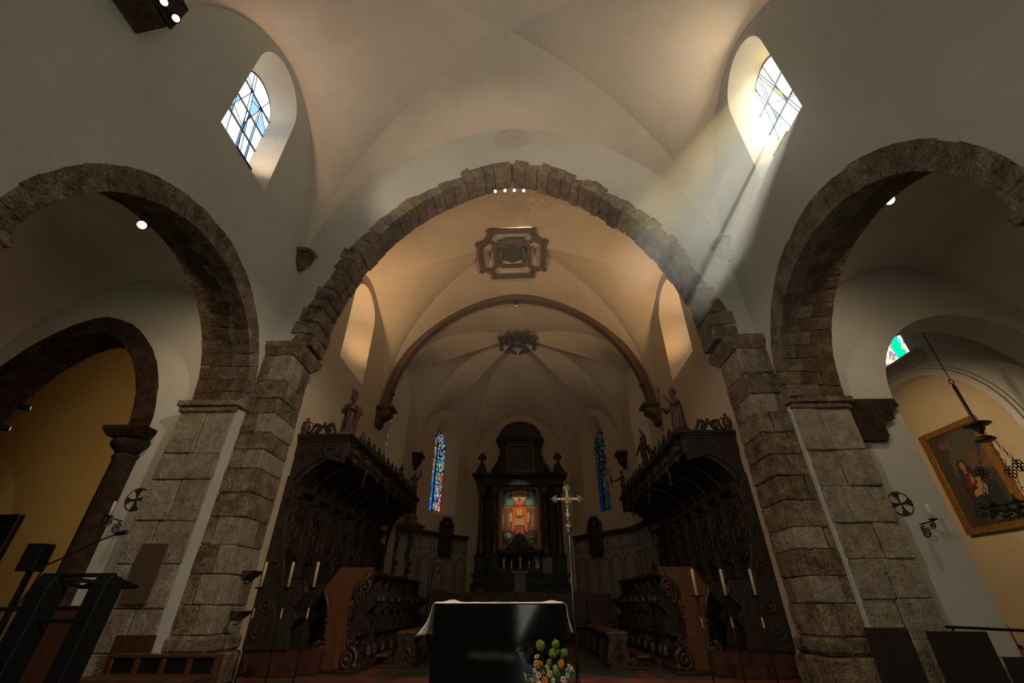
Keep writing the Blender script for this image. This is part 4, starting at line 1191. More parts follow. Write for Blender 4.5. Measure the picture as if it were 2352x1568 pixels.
# ================================================================= STATUES
def loft(m_, rings, n=18, fold=0.0, k=9, ph=0.0):
    """rings: (cx, cy, z, rx, ry)"""
    vs = []
    for i, (cx_, cy_, z, rx, ry) in enumerate(rings):
        for j in range(n):
            a = 2 * PI * j / n
            f = 1 + fold * math.sin(k * a + ph + z * 3)
            vs.append((cx_ + rx * f * math.cos(a), cy_ + ry * f * math.sin(a), z))
    fs = []
    for i in range(len(rings) - 1):
        for j in range(n): fs.append((i*n+j, i*n+(j+1) % n, (i+1)*n+(j+1) % n, (i+1)*n+j))
    fs.append(tuple(reversed(range(n)))); fs.append(tuple((len(rings)-1)*n+j for j in range(n)))
    m_.add(vs, fs)
def place(mb, c, rz, sc=1.0):
    ca, sa = math.cos(rz), math.sin(rz)
    mb.v = [(c[0] + sc * (x * ca - y * sa), c[1] + sc * (x * sa + y * ca), c[2] + sc * z) for x, y, z in mb.v]
    return mb
def hand(m_, w, d, up, k=1.0):
    """palm, four fingers and a thumb at wrist w, pointing along d"""
    d = Vector(d).normalized(); up = Vector(up).normalized(); sd = d.cross(up).normalized(); w = Vector(w)
    m_.tube([w, w + d * .04 * k, w + d * .065 * k], [.018 * k, .024 * k, .022 * k], 6)
    for i, L in zip(range(4), (.055, .065, .062, .048)):
        b = w + d * .06 * k + sd * (i - 1.5) * .012 * k
        m_.tube([b, b + d * L * .55 * k, b + d * L * k - up * .012 * k], [.007 * k, .0065 * k, .005 * k], 5)
    b = w + d * .025 * k + sd * -.02 * k
    m_.tube([b, b - sd * .022 * k + d * .02 * k, b - sd * .026 * k + d * .045 * k], [.009 * k, .008 * k, .006 * k], 5)
def remesh(o, vox):
    r_ = o.modifiers.new('skin', 'REMESH'); r_.mode = 'VOXEL'; r_.voxel_size = vox; r_.use_smooth_shade = True
    return o
def face(m_, c, r_, fwd):
    """nose, brow, chin and ears on a head of radius r_"""
    f = Vector(fwd).normalized(); sd = Vector((-f.y, f.x, 0)); c = Vector(c)
    m_.ball(c, r_ * .82, r_ * .82, r_ * 1.05, 12)
    m_.ball(c + f * r_ * .35 - Vector((0, 0, r_ * .55)), r_ * .5, r_ * .5, r_ * .45, 8)
    m_.tube([c + f * r_ * .72 + Vector((0, 0, r_ * .15)), c + f * r_ * 1.02 - Vector((0, 0, r_ * .2))], [r_ * .10, r_ * .17], 6)
    m_.tube([c + f * r_ * .72 - sd * r_ * .4 + Vector((0, 0, r_ * .25)), c + f * r_ * .82 + Vector((0, 0, r_ * .22)), c + f * r_ * .72 + sd * r_ * .4 + Vector((0, 0, r_ * .25))], r_ * .09, 5)
    for q in (-1, 1):
        m_.ball(c + sd * q * r_ * .82, r_ * .14, r_ * .14, r_ * .24, 6); m_.ball(c + f * r_ * .72 + sd * q * r_ * .28 + Vector((0, 0, r_ * .08)), r_ * .13, n=6)
    m_.tube([c + f * r_ * .8 - sd * r_ * .22 - Vector((0, 0, r_ * .48)), c + f * r_ * .8 + sd * r_ * .22 - Vector((0, 0, r_ * .48))], r_ * .07, 5)

def bishop(c, rz, label, reach):
    root = empty('statue', c, label, 'statue')
    m_ = MB(); m_.box(-.17, .17, -.17, .17, 0, .05); m_.box(-.14, .14, -.14, .14, .05, .09)
    part(place(m_, c, rz), 'plinth', M['oak'], root, bevel=0.006)
    b = MB()
    loft(b, [(0, 0, .09, .16, .14), (0, 0, .16, .165, .145), (.0, 0, .32, .15, .13), (.01, 0, .48, .145, .125), (.0, 0, .60, .155, .12), (-.01, 0, .70, .16, .11), (-.01, 0, .77, .12, .085), (0, 0, .80, .055, .055), (0, .0, .84, .045, .045)], 22, .07, 8)
    if reach:
        for q, tgt, el in ((1, (.13, -.28, .74), (.19, -.14, .62)), (-1, (-.05, -.30, .58), (-.18, -.14, .56))):
            b.tube([(q * .13, 0, .73), el, tgt], [.055, .05, .028], 8); hand(b, tgt, (0, -.5, .8 if q > 0 else .1), (1, 0, 0), .9)
    else:
        for q, tgt, el in ((1, (.05, -.17, .60), (.19, -.06, .56)), (-1, (-.06, -.17, .66), (-.19, -.06, .56))):
            b.tube([(q * .13, 0, .73), el, tgt], [.055, .055, .032], 8); hand(b, tgt, (-q * .6, -.3, .35), (0, -1, 0), .9)
        b.tube([(.10, -.10, .70), (.14, -.12, .45), (.08, -.13, .20)], [.05, .06, .03], 6)
    face(b, (0, -.02, .895), .068, (0, -1, 0))
    bo = part(place(b, c, rz), 'body', M['statue'], root); remesh(bo, .009)
    m_ = MB()
    m_.hexa([(-.065, -.06, .93), (.065, -.06, .93), (.065, .05, .93), (-.065, .05, .93), (-.075, -.045, 1.02), (.075, -.045, 1.02), (.075, .035, 1.02), (-.075, .035, 1.02)])
    m_.add([(-.075, -.045, 1.02), (.075, -.045, 1.02), (.075, .035, 1.02), (-.075, .035, 1.02), (0, -.02, 1.13), (0, .01, 1.13)], [(0, 1, 4), (3, 5, 2), (0, 4, 5, 3), (1, 2, 5, 4)])
    part(place(m_, c, rz), 'mitre', M['statue'], root)
    m_ = MB()
    px, py = (-.05, -.36) if reach else (-.08, -.22)
    tilt = .12 if reach else 0
    top = .98 if reach else 1.0
    m_.tube([(px - tilt, py + tilt * .3, .09 if not reach else .10), (px, py, .60), (px + tilt * .5, py, top)], .011, 6)
    cx_ = px + tilt * .5
    m_.tube([(cx_ + u, py, top + v) for u, v in ((0, 0), (-.02, .03), (.0, .075), (.045, .075), (.06, .035), (.03, .01), (.01, .03))], .012, 6)
    part(place(m_, c, rz), 'crozier', M['statue'], root, smooth=True)
    return root
bishop((-3.72, 9.14, 4.178), R(25), 'carved wooden bishop statue clasping a crozier to its chest', False)
bishop((3.64, 9.14, 4.178), R(-78), 'carved wooden bishop statue with outstretched hand and slanting staff', True)

def small_statue(c, rz, label, pose, mat='statue', sc=1.0, prop=None):
    root = empty('statue', c, label, 'statue')
    b = MB()
    loft(b, [(0, 0, 0, .13, .12), (0, 0, .04, .12, .11), (.02, 0, .22, .085, .075), (.0, 0, .40, .10, .08), (-.01, 0, .52, .085, .065), (0, 0, .64, .115, .07), (0, 0, .70, .08, .055), (0, 0, .73, .035, .035), (0, 0, .77, .03, .03)], 16, .08, 6)
    face(b, (0, -.01, .82), .058, (0, -1, 0)); b.ball((0, .015, .845), .058, .055, .05, 8)
    for q in (-1, 1):
        el, tg, d = pose[q]
        b.tube([(q * .10, 0, .66), el, tg], [.04, .034, .022], 7); hand(b, tg, d, (1, 0, 0), .7)
    bo = part(place(b, c, rz, sc), 'body', M[mat], root); remesh(bo, .010 * sc)
    if prop:
        m_ = MB(); prop(m_); part(place(m_, c, rz, sc), 'attribute', M[mat], root, smooth=True)
    return root
UPARMS = {1: ((.20, -.05, .80), (.16, -.06, .96), (0, 0, 1)), -1: ((-.19, -.08, .62), (-.08, -.16, .70), (.3, -.3, .6))}
small_statue((-3.66, 15.4, 4.178), R(20), 'small dark figure with a raised arm at the far end of the stalls', UPARMS, sc=.95)
def spear(m_):
    m_.tube([(-.24, -.30, .30), (-.26, -.32, .62), (-.30, -.30, 1.0)], .012, 6)
    loft(m_, [(-.25, -.31, .45, .015, .015), (-.25, -.31, .55, .06, .03), (-.27, -.31, .66, .045, .03), (-.28, -.31, .76, .01, .01)], 8)
small_statue((3.62, 15.4, 4.178), R(-70), 'small figure holding a spear with a furled pennant at the far end of the stalls', {1: ((.17, -.02, .52), (.14, -.12, .48), (0, -.5, .2)), -1: ((-.17, -.12, .56), (-.22, -.26, .52), (0, -.4, .3))}, sc=.98, prop=spear)
def wings(m_):
    for q in (-1, 1): m_.hexa([(q*.03, .06, .62), (q*.09, .07, .58), (q*.20, .12, .30), (q*.12, .10, .22), (q*.03, .09, .66), (q*.12, .10, .66), (q*.24, .15, .34), (q*.12, .13, .24)])
small_statue((3.56, 12.0, 4.178), R(-60), 'dark statue with one raised hand midway along the stall cornice', {1: ((.17, -.04, .80), (.10, -.12, 1.0), (0, -.2, 1)), -1: ((-.17, -.02, .54), (-.16, -.10, .42), (0, -.2, -.4))}, 'oak', 1.05, wings)
small_statue((-3.52, 13.05, 4.178), R(40), 'dark crouching carved figure midway along the stall cornice', {1: ((.17, -.04, .60), (.08, -.14, .56), (0, -.5, .1)), -1: ((-.17, -.02, .54), (-.08, -.16, .5), (0, -.4, .1))}, 'oak', .55)

# ================================================================= FRONT STALLS, BENCHES
def front_stall(s, y0, y1, label, near):
    root = empty('front_stall', (s * 3.05, y0, 0), label, 'choir stall')
    X = lambda a: s * a
    m_ = MB(); m_.box(X(2.72), X(3.55), y0, y1, 0, .12); part(m_, 'platform', M['red_wood'], root, bevel=0.01)
    m_ = MB(); m_.box(X(3.22), X(3.32), y0, y1, .12, 1.52); part(m_, 'back_board', M['oak'], root, bevel=0.01)
    m_ = MB(); m_.box(X(2.98), X(3.40), y0 - .03, y1 + .02, 1.54, 1.62); m_.box(X(3.04), X(3.36), y0, y1, 1.49, 1.54); part(m_, 'top_rail', M['oak'], root, bevel=0.012)
    n = max(1, round((y1 - y0) / .62)); w = (y1 - y0) / n
    for i in range(n):
        a = y0 + i * w
        m_ = MB(); m_.box(X(2.82), X(3.22), a + .06, a + w - .02, .52, .58); part(m_, 'seat', M['oak_panel'], root, bevel=0.012)
        m_ = MB(); m_.box(X(3.17), X(3.23), a + .10, a + w - .06, .80, 1.42)
        fn = lambda u, v: (X(3.16), u, v)
        scroll(m_, fn, (a + w * .35, 1.28), .08, 0, 1, .02); scroll(m_, fn, (a + w * .65, 1.28), .08, PI, -1, .02); m_.ball(fn(a + w/2, 1.02), .03, .10, .16, 8)
        part(m_, 'panel', M['oak_panel'], root, smooth=False)
    for i in range(n + 1):
        a = y0 + i * w
        if near and i == 0: continue
        m_ = MB(); pr = [(3.24, .12), (2.80, .12), (2.76, .30), (2.88, .48), (2.84, .70), (2.98, .86), (2.84, 1.0), (2.72, 1.06), (2.74, 1.16), (2.90, 1.18), (3.06, 1.28), (3.02, 1.46), (3.10, 1.54), (3.24, 1.54)]
        m_.prism(pr, lambda u, v, d: (X(u), d, v), a - .04, a + .04)
        f2 = lambda u, v: (X(u), a - .05, v)
        m_.ball((X(2.78), a, 1.10), .09, .08, .08, 8); m_.ball((X(2.84), a, .24), .10, .09, .13, 8)
        for k in range(6): m_.ball((X(2.84 + .02 * math.sin(k)), a, .42 + .07 * k), .035, .06, .035, 6)
        p = part(m_, 'arm', M['oak'], root)
    if near:
        # big walnut end panel with S-shaped outline
        o = [(3.60, 0), (3.52, .10), (3.42, .26), (3.38, .42), (3.42, .60), (3.40, .80), (3.46, 1.0), (3.56, 1.16), (3.60, 1.30), (3.52, 1.36), (3.44, 1.46), (3.34, 1.62), (2.72, 1.62), (2.70, 1.50), (2.80, 1.38), (2.92, 1.30), (2.96, 1.18), (2.98, .98), (3.04, .72), (3.0, .50), (2.92, .30), (2.84, .12), (2.80, 0)]
        m_ = MB(); m_.prism(o, lambda u, v, d: (X(u), d, v), y0 - .07, y0 + .02); pe = part(m_, 'end_panel', M['walnut'], root, bevel=0.008)
        m_ = MB(); fe = lambda u, v: (X(u), y0 - .08, v)
        m_.tube([fe(u, v) for u, v in ((2.76, 1.58), (2.78, 1.46), (2.90, 1.36), (2.98, 1.30), (3.0, 1.10))], [.04, .045, .05, .04, .03], 7)
        scroll(m_, fe, (2.82, 1.30), .12, PI/2, 1, .035); scroll(m_, fe, (2.86, 1.14), .10, -PI/2, 1, .03)
        m_.tube([fe(u, v) for u, v in ((3.58, 1.30), (3.54, 1.20), (3.44, 1.0), (3.42, .80))], [.03, .04, .035, .025], 6)
        for k in range(7): m_.ball(fe(3.41 + .015 * math.sin(k * 1.3), .86 - .085 * k), .034, n=6)
        for k in range(7): m_.ball(fe(3.02 - .008 * k, .98 - .085 * k), .03, n=6)
        scroll(m_, fe, (3.46, .34), .12, PI/2, -1, .04); scroll(m_, fe, (3.52, .14), .12, 0, 1, .04)
        scroll(m_, fe, (2.92, .20), .17, PI/2, 1, .05, 1.7); scroll(m_, fe, (2.90, .46), .10, PI, 1, .03)
        m_.ball(fe(2.80, .10), .08, .06, .07, 8); m_.tube([fe(2.76, .04), fe(3.06, .03)], .035, 6)
        subpart(m_, 'carving', M['oak_panel'], pe, smooth=True)
        m_ = MB(); m_.box(X(2.70), X(3.66), y0 - .12, y0 + .05, 0, .05); part(m_, 'plinth', M['oak'], root, bevel=0.01)
    return root
for s, w in ((-1, 'lectern'), (1, 'painting')):
    nm = 'with the orange-brown scrolled end panel'
    front_stall(s, 9.28, 10.05, 'short carved front stall %s, %s side' % (nm, w), True)
    front_stall(s, 10.36, 14.9, 'long low row of carved front stalls beyond the scrolled end panel, %s side' % w, False)

def kneeler(s, x0, x1, y0, y1, label):
    root = empty('prayer_bench', (s * (x0 + x1) / 2, y0, 0), label, 'bench')
    X = lambda a: s * a
    m_ = MB(); m_.box(X(x0), X(x1), y0, y1, .52, .57); part(m_, 'top', M['bench_wood'], root, bevel=0.012)
    m_ = MB(); m_.box(X(x1 + .12), X(x1 + .34), y0 - .1, y1, .17, .21); part(m_, 'kneeling_board', M['bench_wood'], root, bevel=0.01)
    m_ = MB(); m_.box(X(x0), X(x1 + .34), y0 - .06, y1, 0, .05); part(m_, 'plinth', M['red_wood'], root, bevel=0.008)
    k = 0; y = y0 + .06
    while y < y1:
        m_ = MB()
        o = [(x0 + .03, .05), (x1 - .02, .05), (x1 + .02, .14), (x1 - .03, .26), (x1 - .06, .36), (x1 - .01, .46), (x1, .52), (x0 + .02, .52), (x0 + .05, .4), (x0, .3), (x0 - .02, .16)]
        m_.prism(o, lambda u, v, d: (X(u), d, v), y - .04, y + .05)
        fe = lambda u, v: (X(u), y - .05, v)
        xm = (x0 + x1) / 2
        scroll(m_, fe, (xm, .20), .11, PI/2, 1, .03); scroll(m_, fe, (xm + .04, .40), .08, -PI/2, -1, .025); m_.ball(fe(x0 + .02, .09), .05, n=6); m_.ball(fe(x1 - .02, .09), .05, n=6)
        part(m_, 'support', M['oak_panel'], root)
        m_ = MB(); m_.box(X(x1), X(x1 + .26), y - .02, y + .03, .05, .17); part(m_, 'kneeler_bracket', M['oak'], root)
        y += 1.1; k += 1
    return root
kneeler(-1, 1.92, 2.30, 10.0, 13.6, 'low carved wooden kneeling bench before the front stalls, lectern side')
kneeler(1, 1.72, 2.12, 9.9, 13.6, 'low carved wooden kneeling bench before the front stalls, painting side')

# ================================================================= HIGH ALTAR RETABLE
RY = 19.25
rt = empty('retable', (0, 19.6, 0), 'tall dark marble retable with columns and arched pediment against the apse wall', 'retable')
def rbox(nm, x0, x1, z0, z1, y0=RY, y1=19.95, mat='retable', bev=0.01):
    m_ = MB(); m_.box(x0, x1, y0, y1, z0, z1); return part(m_, nm, M[mat], rt, bevel=bev)
rbox('plinth', -2.05, 2.05, 0, 1.25, 18.75)
rbox('mensa', -2.12, 2.12, 1.25, 1.36, 18.60)
rbox('mensa_step', -1.95, 1.95, 1.36, 1.62, 18.95)
rbox('mensa_step', -1.98, 1.98, 1.62, 1.70, 18.90)
rbox('mensa_step', -1.85, 1.85, 1.70, 1.95, 19.05)
rbox('ledge', -1.95, 1.95, 1.95, 2.03, 18.98)
rbox('back_slab', -1.78, 1.78, 2.03, 5.50, 19.45)
for x in (-1.62, -1.06, 1.06, 1.62):
    yy = 19.28 if abs(x) > 1.3 else 19.20
    rbox('pedestal', x - .21, x + .21, 2.03, 2.62, yy - .16, 19.5, 'retable_red' if x == 1.06 else 'retable', 0.015)
    rbox('pedestal_cap', x - .24, x + .24, 2.62, 2.70, yy - .20, 19.5)
    m_ = MB(); m_.lathe([(.19, 2.70), (.19, 2.76), (.16, 2.80), (.165, 2.84), (.14, 2.88), (.145, 3.4), (.135, 4.2), (.12, 4.96), (.135, 4.98), (.135, 5.02)], (x, yy, 0), 18); part(m_, 'column', M['column'], rt, smooth=True)
    m_ = MB(); m_.lathe([(.12, 5.02), (.15, 5.08), (.14, 5.12), (.19, 5.24), (.17, 5.27), (.22, 5.38)], (x, yy, 0), 14)
    for k in range(8):
        a = 2 * PI * k / 8; m_.ball((x + .17 * math.cos(a), yy + .17 * math.sin(a), 5.16), .045, .045, .06, 6); m_.ball((x + .20 * math.cos(a + .4), yy + .20 * math.sin(a + .4), 5.32), .04, n=6)
    part(m_, 'capital', M['retable_red'], rt, smooth=True)
rbox('architrave', -1.86, 1.86, 5.40, 5.56, 19.02)
rbox('frieze_band', -1.84, 1.84, 5.56, 5.74, 19.05)
rbox('cornice', -1.96, 1.96, 5.74, 5.82, 18.94)
rbox('cornice', -2.06, 2.06, 5.82, 5.90, 18.86)
# upper stage with volutes
o = [(-1.30, 5.90), (1.36, 5.90), (1.36, 6.10), (1.24, 6.32), (1.06, 6.55), (.98, 6.80), (.97, 7.30), (-.90, 7.30), (-.91, 6.80), (-.99, 6.55), (-1.18, 6.32), (-1.30, 6.10)]
m_ = MB(); m_.prism(o, lambda u, v, d: (u, d, v), 19.35, 19.95); part(m_, 'upper_stage', M['retable'], rt, bevel=0.012)
for q, xc in ((-1, -1.12), (1, 1.18)):
    m_ = MB(); scroll(m_, lambda u, v: (u, 19.33, v), (xc, 6.12), .16, PI/2, q, .04); scroll(m_, lambda u, v: (u, 19.33, v), (xc - q * .2, 6.66), .09, -PI/2, -q, .03); part(m_, 'volute', M['retable'], rt, smooth=True)
rbox('upper_cornice', -.98, 1.04, 7.30, 7.46, 19.25)
rbox('upper_cornice', -1.06, 1.12, 7.46, 7.60, 19.18)
m_ = MB(); m_.prism([(.03 + .92 * math.cos(PI * i / 24), 7.60 + .74 * math.sin(PI * i / 24)) for i in range(25)], lambda u, v, d: (u, d, v), 19.30, 19.9); part(m_, 'pediment', M['retable'], rt, bevel=0.01)
m_ = MB(); m_.tube([(.03 + .93 * math.cos(PI * i / 24), 19.30, 7.60 + .75 * math.sin(PI * i / 24)) for i in range(25)], .06, 7); part(m_, 'pediment_moulding', M['retable'], rt, smooth=True)
for q in (-1, 1):
    m_ = MB(); m_.prism([(q * 1.96 , 5.90), (q * 1.40, 5.90), (q * 1.48, 6.02), (q * 1.50, 6.22), (q * 1.62, 6.40), (q * 1.76, 6.36), (q * 1.90, 6.10)], lambda u, v, d: (u, d, v), 19.05, 19.45); part(m_, 'broken_pediment', M['retable'], rt, bevel=0.01)
# tabernacle with arched top and gilded niche figures
rbox('tabernacle', -.90, .84, 2.03, 2.22, 18.85, 19.5)
rbox('tabernacle_back', -.86, .80, 2.22, 2.78, 19.10, 19.5, 'black')
rbox('tabernacle_cornice', -.90, .84, 2.78, 2.90, 19.0, 19.5)
m_ = MB(); m_.prism([(-.62, 2.90), (.56, 2.90), (.50, 3.02), (.34, 3.10), (.24, 3.30), (.10, 3.46), (-.03, 3.52), (-.16, 3.46), (-.30, 3.30), (-.40, 3.10), (-.56, 3.02)], lambda u, v, d: (u, d, v), 19.02, 19.22); part(m_, 'tabernacle_crest', M['retable'], rt, bevel=0.01)
m_ = MB()
for q in (-1, 1): scroll(m_, lambda u, v: (u, 19.0, v), (-.03 + q * .30, 3.05), .12, PI/2, q, .025)
m_.tube([(-.03 + .2 * math.cos(PI * k / 12), 19.0, 3.0 + .2 * math.sin(PI * k / 12)) for k in range(13)], .022, 5)
part(m_, 'crest_scroll', M['old_gold'], rt, smooth=True)
for k in range(6):
    x = -.82 + k * .316
    m_ = MB(); m_.lathe([(.04, 2.22), (.04, 2.26), (.026, 2.28), (.026, 2.70), (.042, 2.74), (.042, 2.78)], (x, 19.0, 0), 10); part(m_, 'colonnette', M['retable'], rt, smooth=True)
# red marble stand in front
m_ = MB(); m_.hexa([(-.26, 18.5, 0), (.22, 18.5, 0), (.22, 18.72, 0), (-.26, 18.72, 0), (-.24, 18.45, 2.0), (.20, 18.45, 2.0), (.20, 18.74, 2.0), (-.24, 18.74, 2.0)]); m_.box(-.34, .30, 18.40, 18.80, 2.0, 2.12)
part(m_, 'pedestal_post', M['retable_red'], rt, bevel=0.012)
for x0, x1 in ((-1.0, -.36), (.34, 1.0), (-1.85, -1.45), (1.45, 1.85)):
    m_ = MB(); m_.box(x0, x1, 18.72, 18.76, .5, 1.2); part(m_, 'plinth_panel', M['retable_red'], rt, bevel=0.01)
# gilded niche figures
for i, (x, sc, zz) in enumerate(((-.66, .46, 2.225), (-.36, .36, 2.225), (-.02, .55, 2.225), (.34, .36, 2.225), (.62, .46, 2.225))):
    lb = ('gilded figurine at the outer niche, lectern side', 'tiny gilded figurine beside the central one, lectern side', 'tallest gilded figurine in the central niche below the mosaic', 'tiny gilded figurine beside the central one, painting side', 'gilded figurine at the outer niche, painting side')[i]
    small_statue((x, 19.03, zz), R(0), lb + ' of the tabernacle', {1: ((.17, -.03, .52), (.08, -.12, .56), (-.3, -.4, .3)), -1: ((-.17, -.03, .54), (-.12, -.12, .64), (0, -.3, .6))}, 'gold', sc)['group'] = 'gilded niche figurines'
# trumpet angels on the broken pediment
def trumpet(q):
    def f(m_):
        m_.tube([(q * .02, -.10, .80), (q * .30, -.14, .84), (q * .46, -.16, .86)], [.012, .014, .045], 7)
        for w in (-1, 1): m_.hexa([(w*.03, .06, .58), (w*.08, .07, .52), (w*.26, .12, .34), (w*.14, .10, .30), (w*.03, .09, .64), (w*.14, .10, .68), (w*.34, .15, .56), (w*.16, .13, .36)])
    return f
for q, lb in ((-1, 'small angel blowing a trumpet on the retable beside the bright lancet'), (1, 'small angel blowing a long raised trumpet on the retable beside the dark lancet')):
    x = -1.68 if q < 0 else 1.70
    small_statue((x, 19.2, 6.38), R(0), lb, {1: ((.17, -.06, .70), (.10 - q * .05, -.14, .80), (-q, -.3, .1)), -1: ((-.17, -.06, .64), (-.10 - q * .02, -.14, .78), (-q, -.3, .1))}, 'oak', .60, trumpet(-q if q > 0 else 1))

# --- mosaic panel: flat inlays inside a moulded frame
def picture(root, mats_polys, fn, d=0.004):
    for i, (col, poly, lay) in enumerate(mats_polys):
        key = 'paint_%02d%02d%02d' % tuple(int(c * 99) for c in col)
        if key not in M:
            m, nt, b = mat_new(key); co = coord(nt)
            nt.links.new(ramp(nt, noise(nt, co, 38, 3, .6), [(.3, [c * .62 for c in col]), (.7, [min(1, c * 1.25) for c in col])]), b.inputs['Base Color'])
            b.inputs['Roughness'].default_value = .55; M[key] = m
        ly = lay + i * .06; m_ = MB(); m_.prism(poly, fn, 0.0, -ly * d - d * .9)
        part(m_, 'inlay', M[key], root)
def ell(cx_, cy_, a, b, n=18, a0=0, a1=2*PI): return [(cx_ + a * math.cos(a0 + (a1 - a0) * i / n), cy_ + b * math.sin(a0 + (a1 - a0) * i / n)) for i in range(n + (0 if a1 - a0 > 6.2 else 1))]
def frame4(root, nm, x0, x1, z0, z1, w, fn, d, mat):
    """four mitred frame members"""
    for (a, b, c, e) in (((x0-w, z0-w), (x1+w, z0-w), (x1, z0), (x0, z0)), ((x1+w, z0-w), (x1+w, z1+w), (x1, z1), (x1, z0)), ((x1+w, z1+w), (x0-w, z1+w), (x0, z1), (x1, z1)), ((x0-w, z1+w), (x0-w, z0-w), (x0, z0), (x0, z1))):
        m_ = MB(); m_.prism([a, b, c, e], fn, 0.0, -d); part(m_, nm, mat, root)
ms = empty('mosaic_panel', (-.03, 19.4, 3.04), 'glowing mosaic of a red-cloaked soldier with raised arms in the retable', 'mosaic')
FN = lambda u, v, d: (u - .03, 19.20 + .24 + d, v)
frame4(ms, 'frame', -.80, .80, 3.04, 5.40, .10, FN, .12, M['old_gold'])
frame4(ms, 'inner_frame', -.74, .74, 3.10, 5.34, .05, FN, .09, M['frame_gold'])
red, org, gld, skin, pale, teal, navy, brn, drk, crm = (0.62, .04, .02), (.80, .16, .03), (.72, .42, .07), (.30, .13, .07), (.62, .42, .24), (.14, .28, .22), (.05, .08, .10), (.20, .075, .035), (.05, .035, .025), (.40, .34, .26)
pl = [(brn, [(-.74, 3.10), (.74, 3.10), (.74, 5.34), (-.74, 5.34)], 0), (navy, [(-.74, 4.68), (.74, 4.68), (.74, 5.34), (-.74, 5.34)], 1), (teal, [(-.70, 4.66), (-.45, 4.90), (-.2, 4.88), (0, 4.84), (.2, 4.88), (.45, 4.90), (.70, 4.66)], 2),
      (pale, [(-.36, 5.20), (-.20, 4.84), (.20, 4.84), (.36, 5.20), (.18, 5.30), (-.18, 5.30)], 3), (crm, ell(0, 5.16, .22, .14), 4), (drk, [(-.74, 3.10), (.74, 3.10), (.74, 3.62), (.3, 3.72), (-.3, 3.72), (-.74, 3.62)], 1), (brn, [(-.2, 3.10), (.2, 3.10), (.1, 3.5), (-.1, 3.5)], 2)]
rnd = random.Random(9)
for k in range(18):
    x = -.68 + 1.36 * k / 17 + rnd.uniform(-.03, .03)
    if abs(x) < .32: continue
    c = rnd.choice([(.24, .085, .04), (.16, .06, .03), (.30, .12, .06), (.22, .06, .035)])
    pl.append((c, [(x - .06, 3.66), (x + .05, 3.66), (x + .05, 4.50), (x - .05, 4.50)], 2)); pl.append((skin, ell(x, 4.56, .05, .065, 10), 3))
    if k % 3 == 0: pl.append((crm, [(x - .02, 3.8), (x + .02, 3.8), (x + .03, 4.3), (x - .01, 4.3)], 3))
for q in (-1, 1):
    pl += [(teal, [(q * .70, 4.72), (q * .52, 4.80), (q * .42, 5.08), (q * .55, 5.16), (q * .70, 5.0)], 3), (crm, [(q * .52, 5.04), (q * .36, 5.16), (q * .44, 5.24), (q * .60, 5.14)], 4), (skin, ell(q * .50, 5.24, .05, .06, 10), 5),
           (gld, [(q * .40, 3.98), (q * .32, 3.98), (q * .32, 4.36), (q * .42, 4.36)], 4),
           (org, [(q * .34, 3.62), (q * .22, 3.62), (q * .17, 4.55), (q * .27, 4.62)], 5), (red, [(q * .24, 3.9), (q * .10, 4.2), (q * .12, 4.62), (q * .24, 4.62)], 4), (red, ell(q * .28, 3.64, .07, .07, 12), 6),
           (skin, [(q * .12, 4.62), (q * .24, 4.66), (q * .38, 5.12), (q * .34, 5.16), (q * .30, 5.10), (q * .18, 4.80), (q * .10, 4.74)], 7),
           (skin, [(q * .16, 3.46), (q * .07, 3.46), (q * .05, 3.86), (q * .15, 3.86)], 6)]
pl += [(red, [(-.15, 3.5), (.15, 3.5), (.2, 3.95), (-.2, 3.95)], 3), (org, [(-.17, 4.58), (.17, 4.58), (.14, 4.20), (-.14, 4.20)], 7), (gld, [(-.14, 4.50), (.14, 4.50), (.11, 4.24), (-.11, 4.24)], 8), (gld, [(-.15, 4.22), (.15, 4.22), (.21, 3.86), (-.21, 3.86)], 7), (brn, [(-.16, 4.24), (.16, 4.24), (.15, 4.18), (0, 4.13), (-.15, 4.18)], 9),
       (red, [(-.22, 4.68), (-.10, 4.74), (.10, 4.74), (.22, 4.68), (.12, 4.58), (-.12, 4.58)], 8), (gld, ell(0, 4.83, .125, .14, 20), 8), (brn, ell(0, 4.85, .075, .10, 16), 9), (skin, ell(0, 4.81, .06, .08, 16), 10), (gld, ell(0, 5.06, .10, .05, 14), 6), (pale, ell(0, 5.06, .06, .02, 14), 7)]
for k in range(6): pl.append((crm, ell(-.16 + .064 * k, 3.86, .02, .02, 8), 9)); pl.append((brn, [(-.15 + .06 * k, 3.88), (-.143 + .06 * k, 3.88), (-.12 + .048 * k, 4.16), (-.127 + .048 * k, 4.16)], 9))
for x, z, a, b, c in ((-.50, 3.46, .16, .12, (.26, .26, .18)), (-.55, 3.36, .07, .10, navy), (.48, 3.40, .14, .05, (.16, .09, .06)), (.02, 3.42, .20, .07, (.10, .14, .14)), (-.4, 3.2, .10, .08, (.12, .06, .04)), (.5, 3.22, .1, .06, (.2, .1, .07))): pl.append((c, ell(x, z, a, b, 14), 4))
picture(ms, pl, FN)
up = empty('upper_painting', (0.03, 19.3, 6.05), 'dark almost black canvas in the upper stage of the retable', 'painting')
FU = lambda u, v, d: (u + .03, 19.34 + d, v)
frame4(up, 'frame', -.56, .56, 6.08, 7.24, .05, FU, .05, M['old_gold'])
picture(up, [((.030, .022, .016), [(-.56, 6.08), (.56, 6.08), (.56, 7.24), (-.56, 7.24)], 0), ((.055, .032, .022), ell(-.2, 6.85, .2, .25), 1), ((.05, .045, .035), [(-.1, 6.3), (.2, 6.5), (.15, 6.9), (0, 6.7)], 1), ((.05, .03, .03), ell(.25, 6.3, .16, .12), 1)], FU, .003)

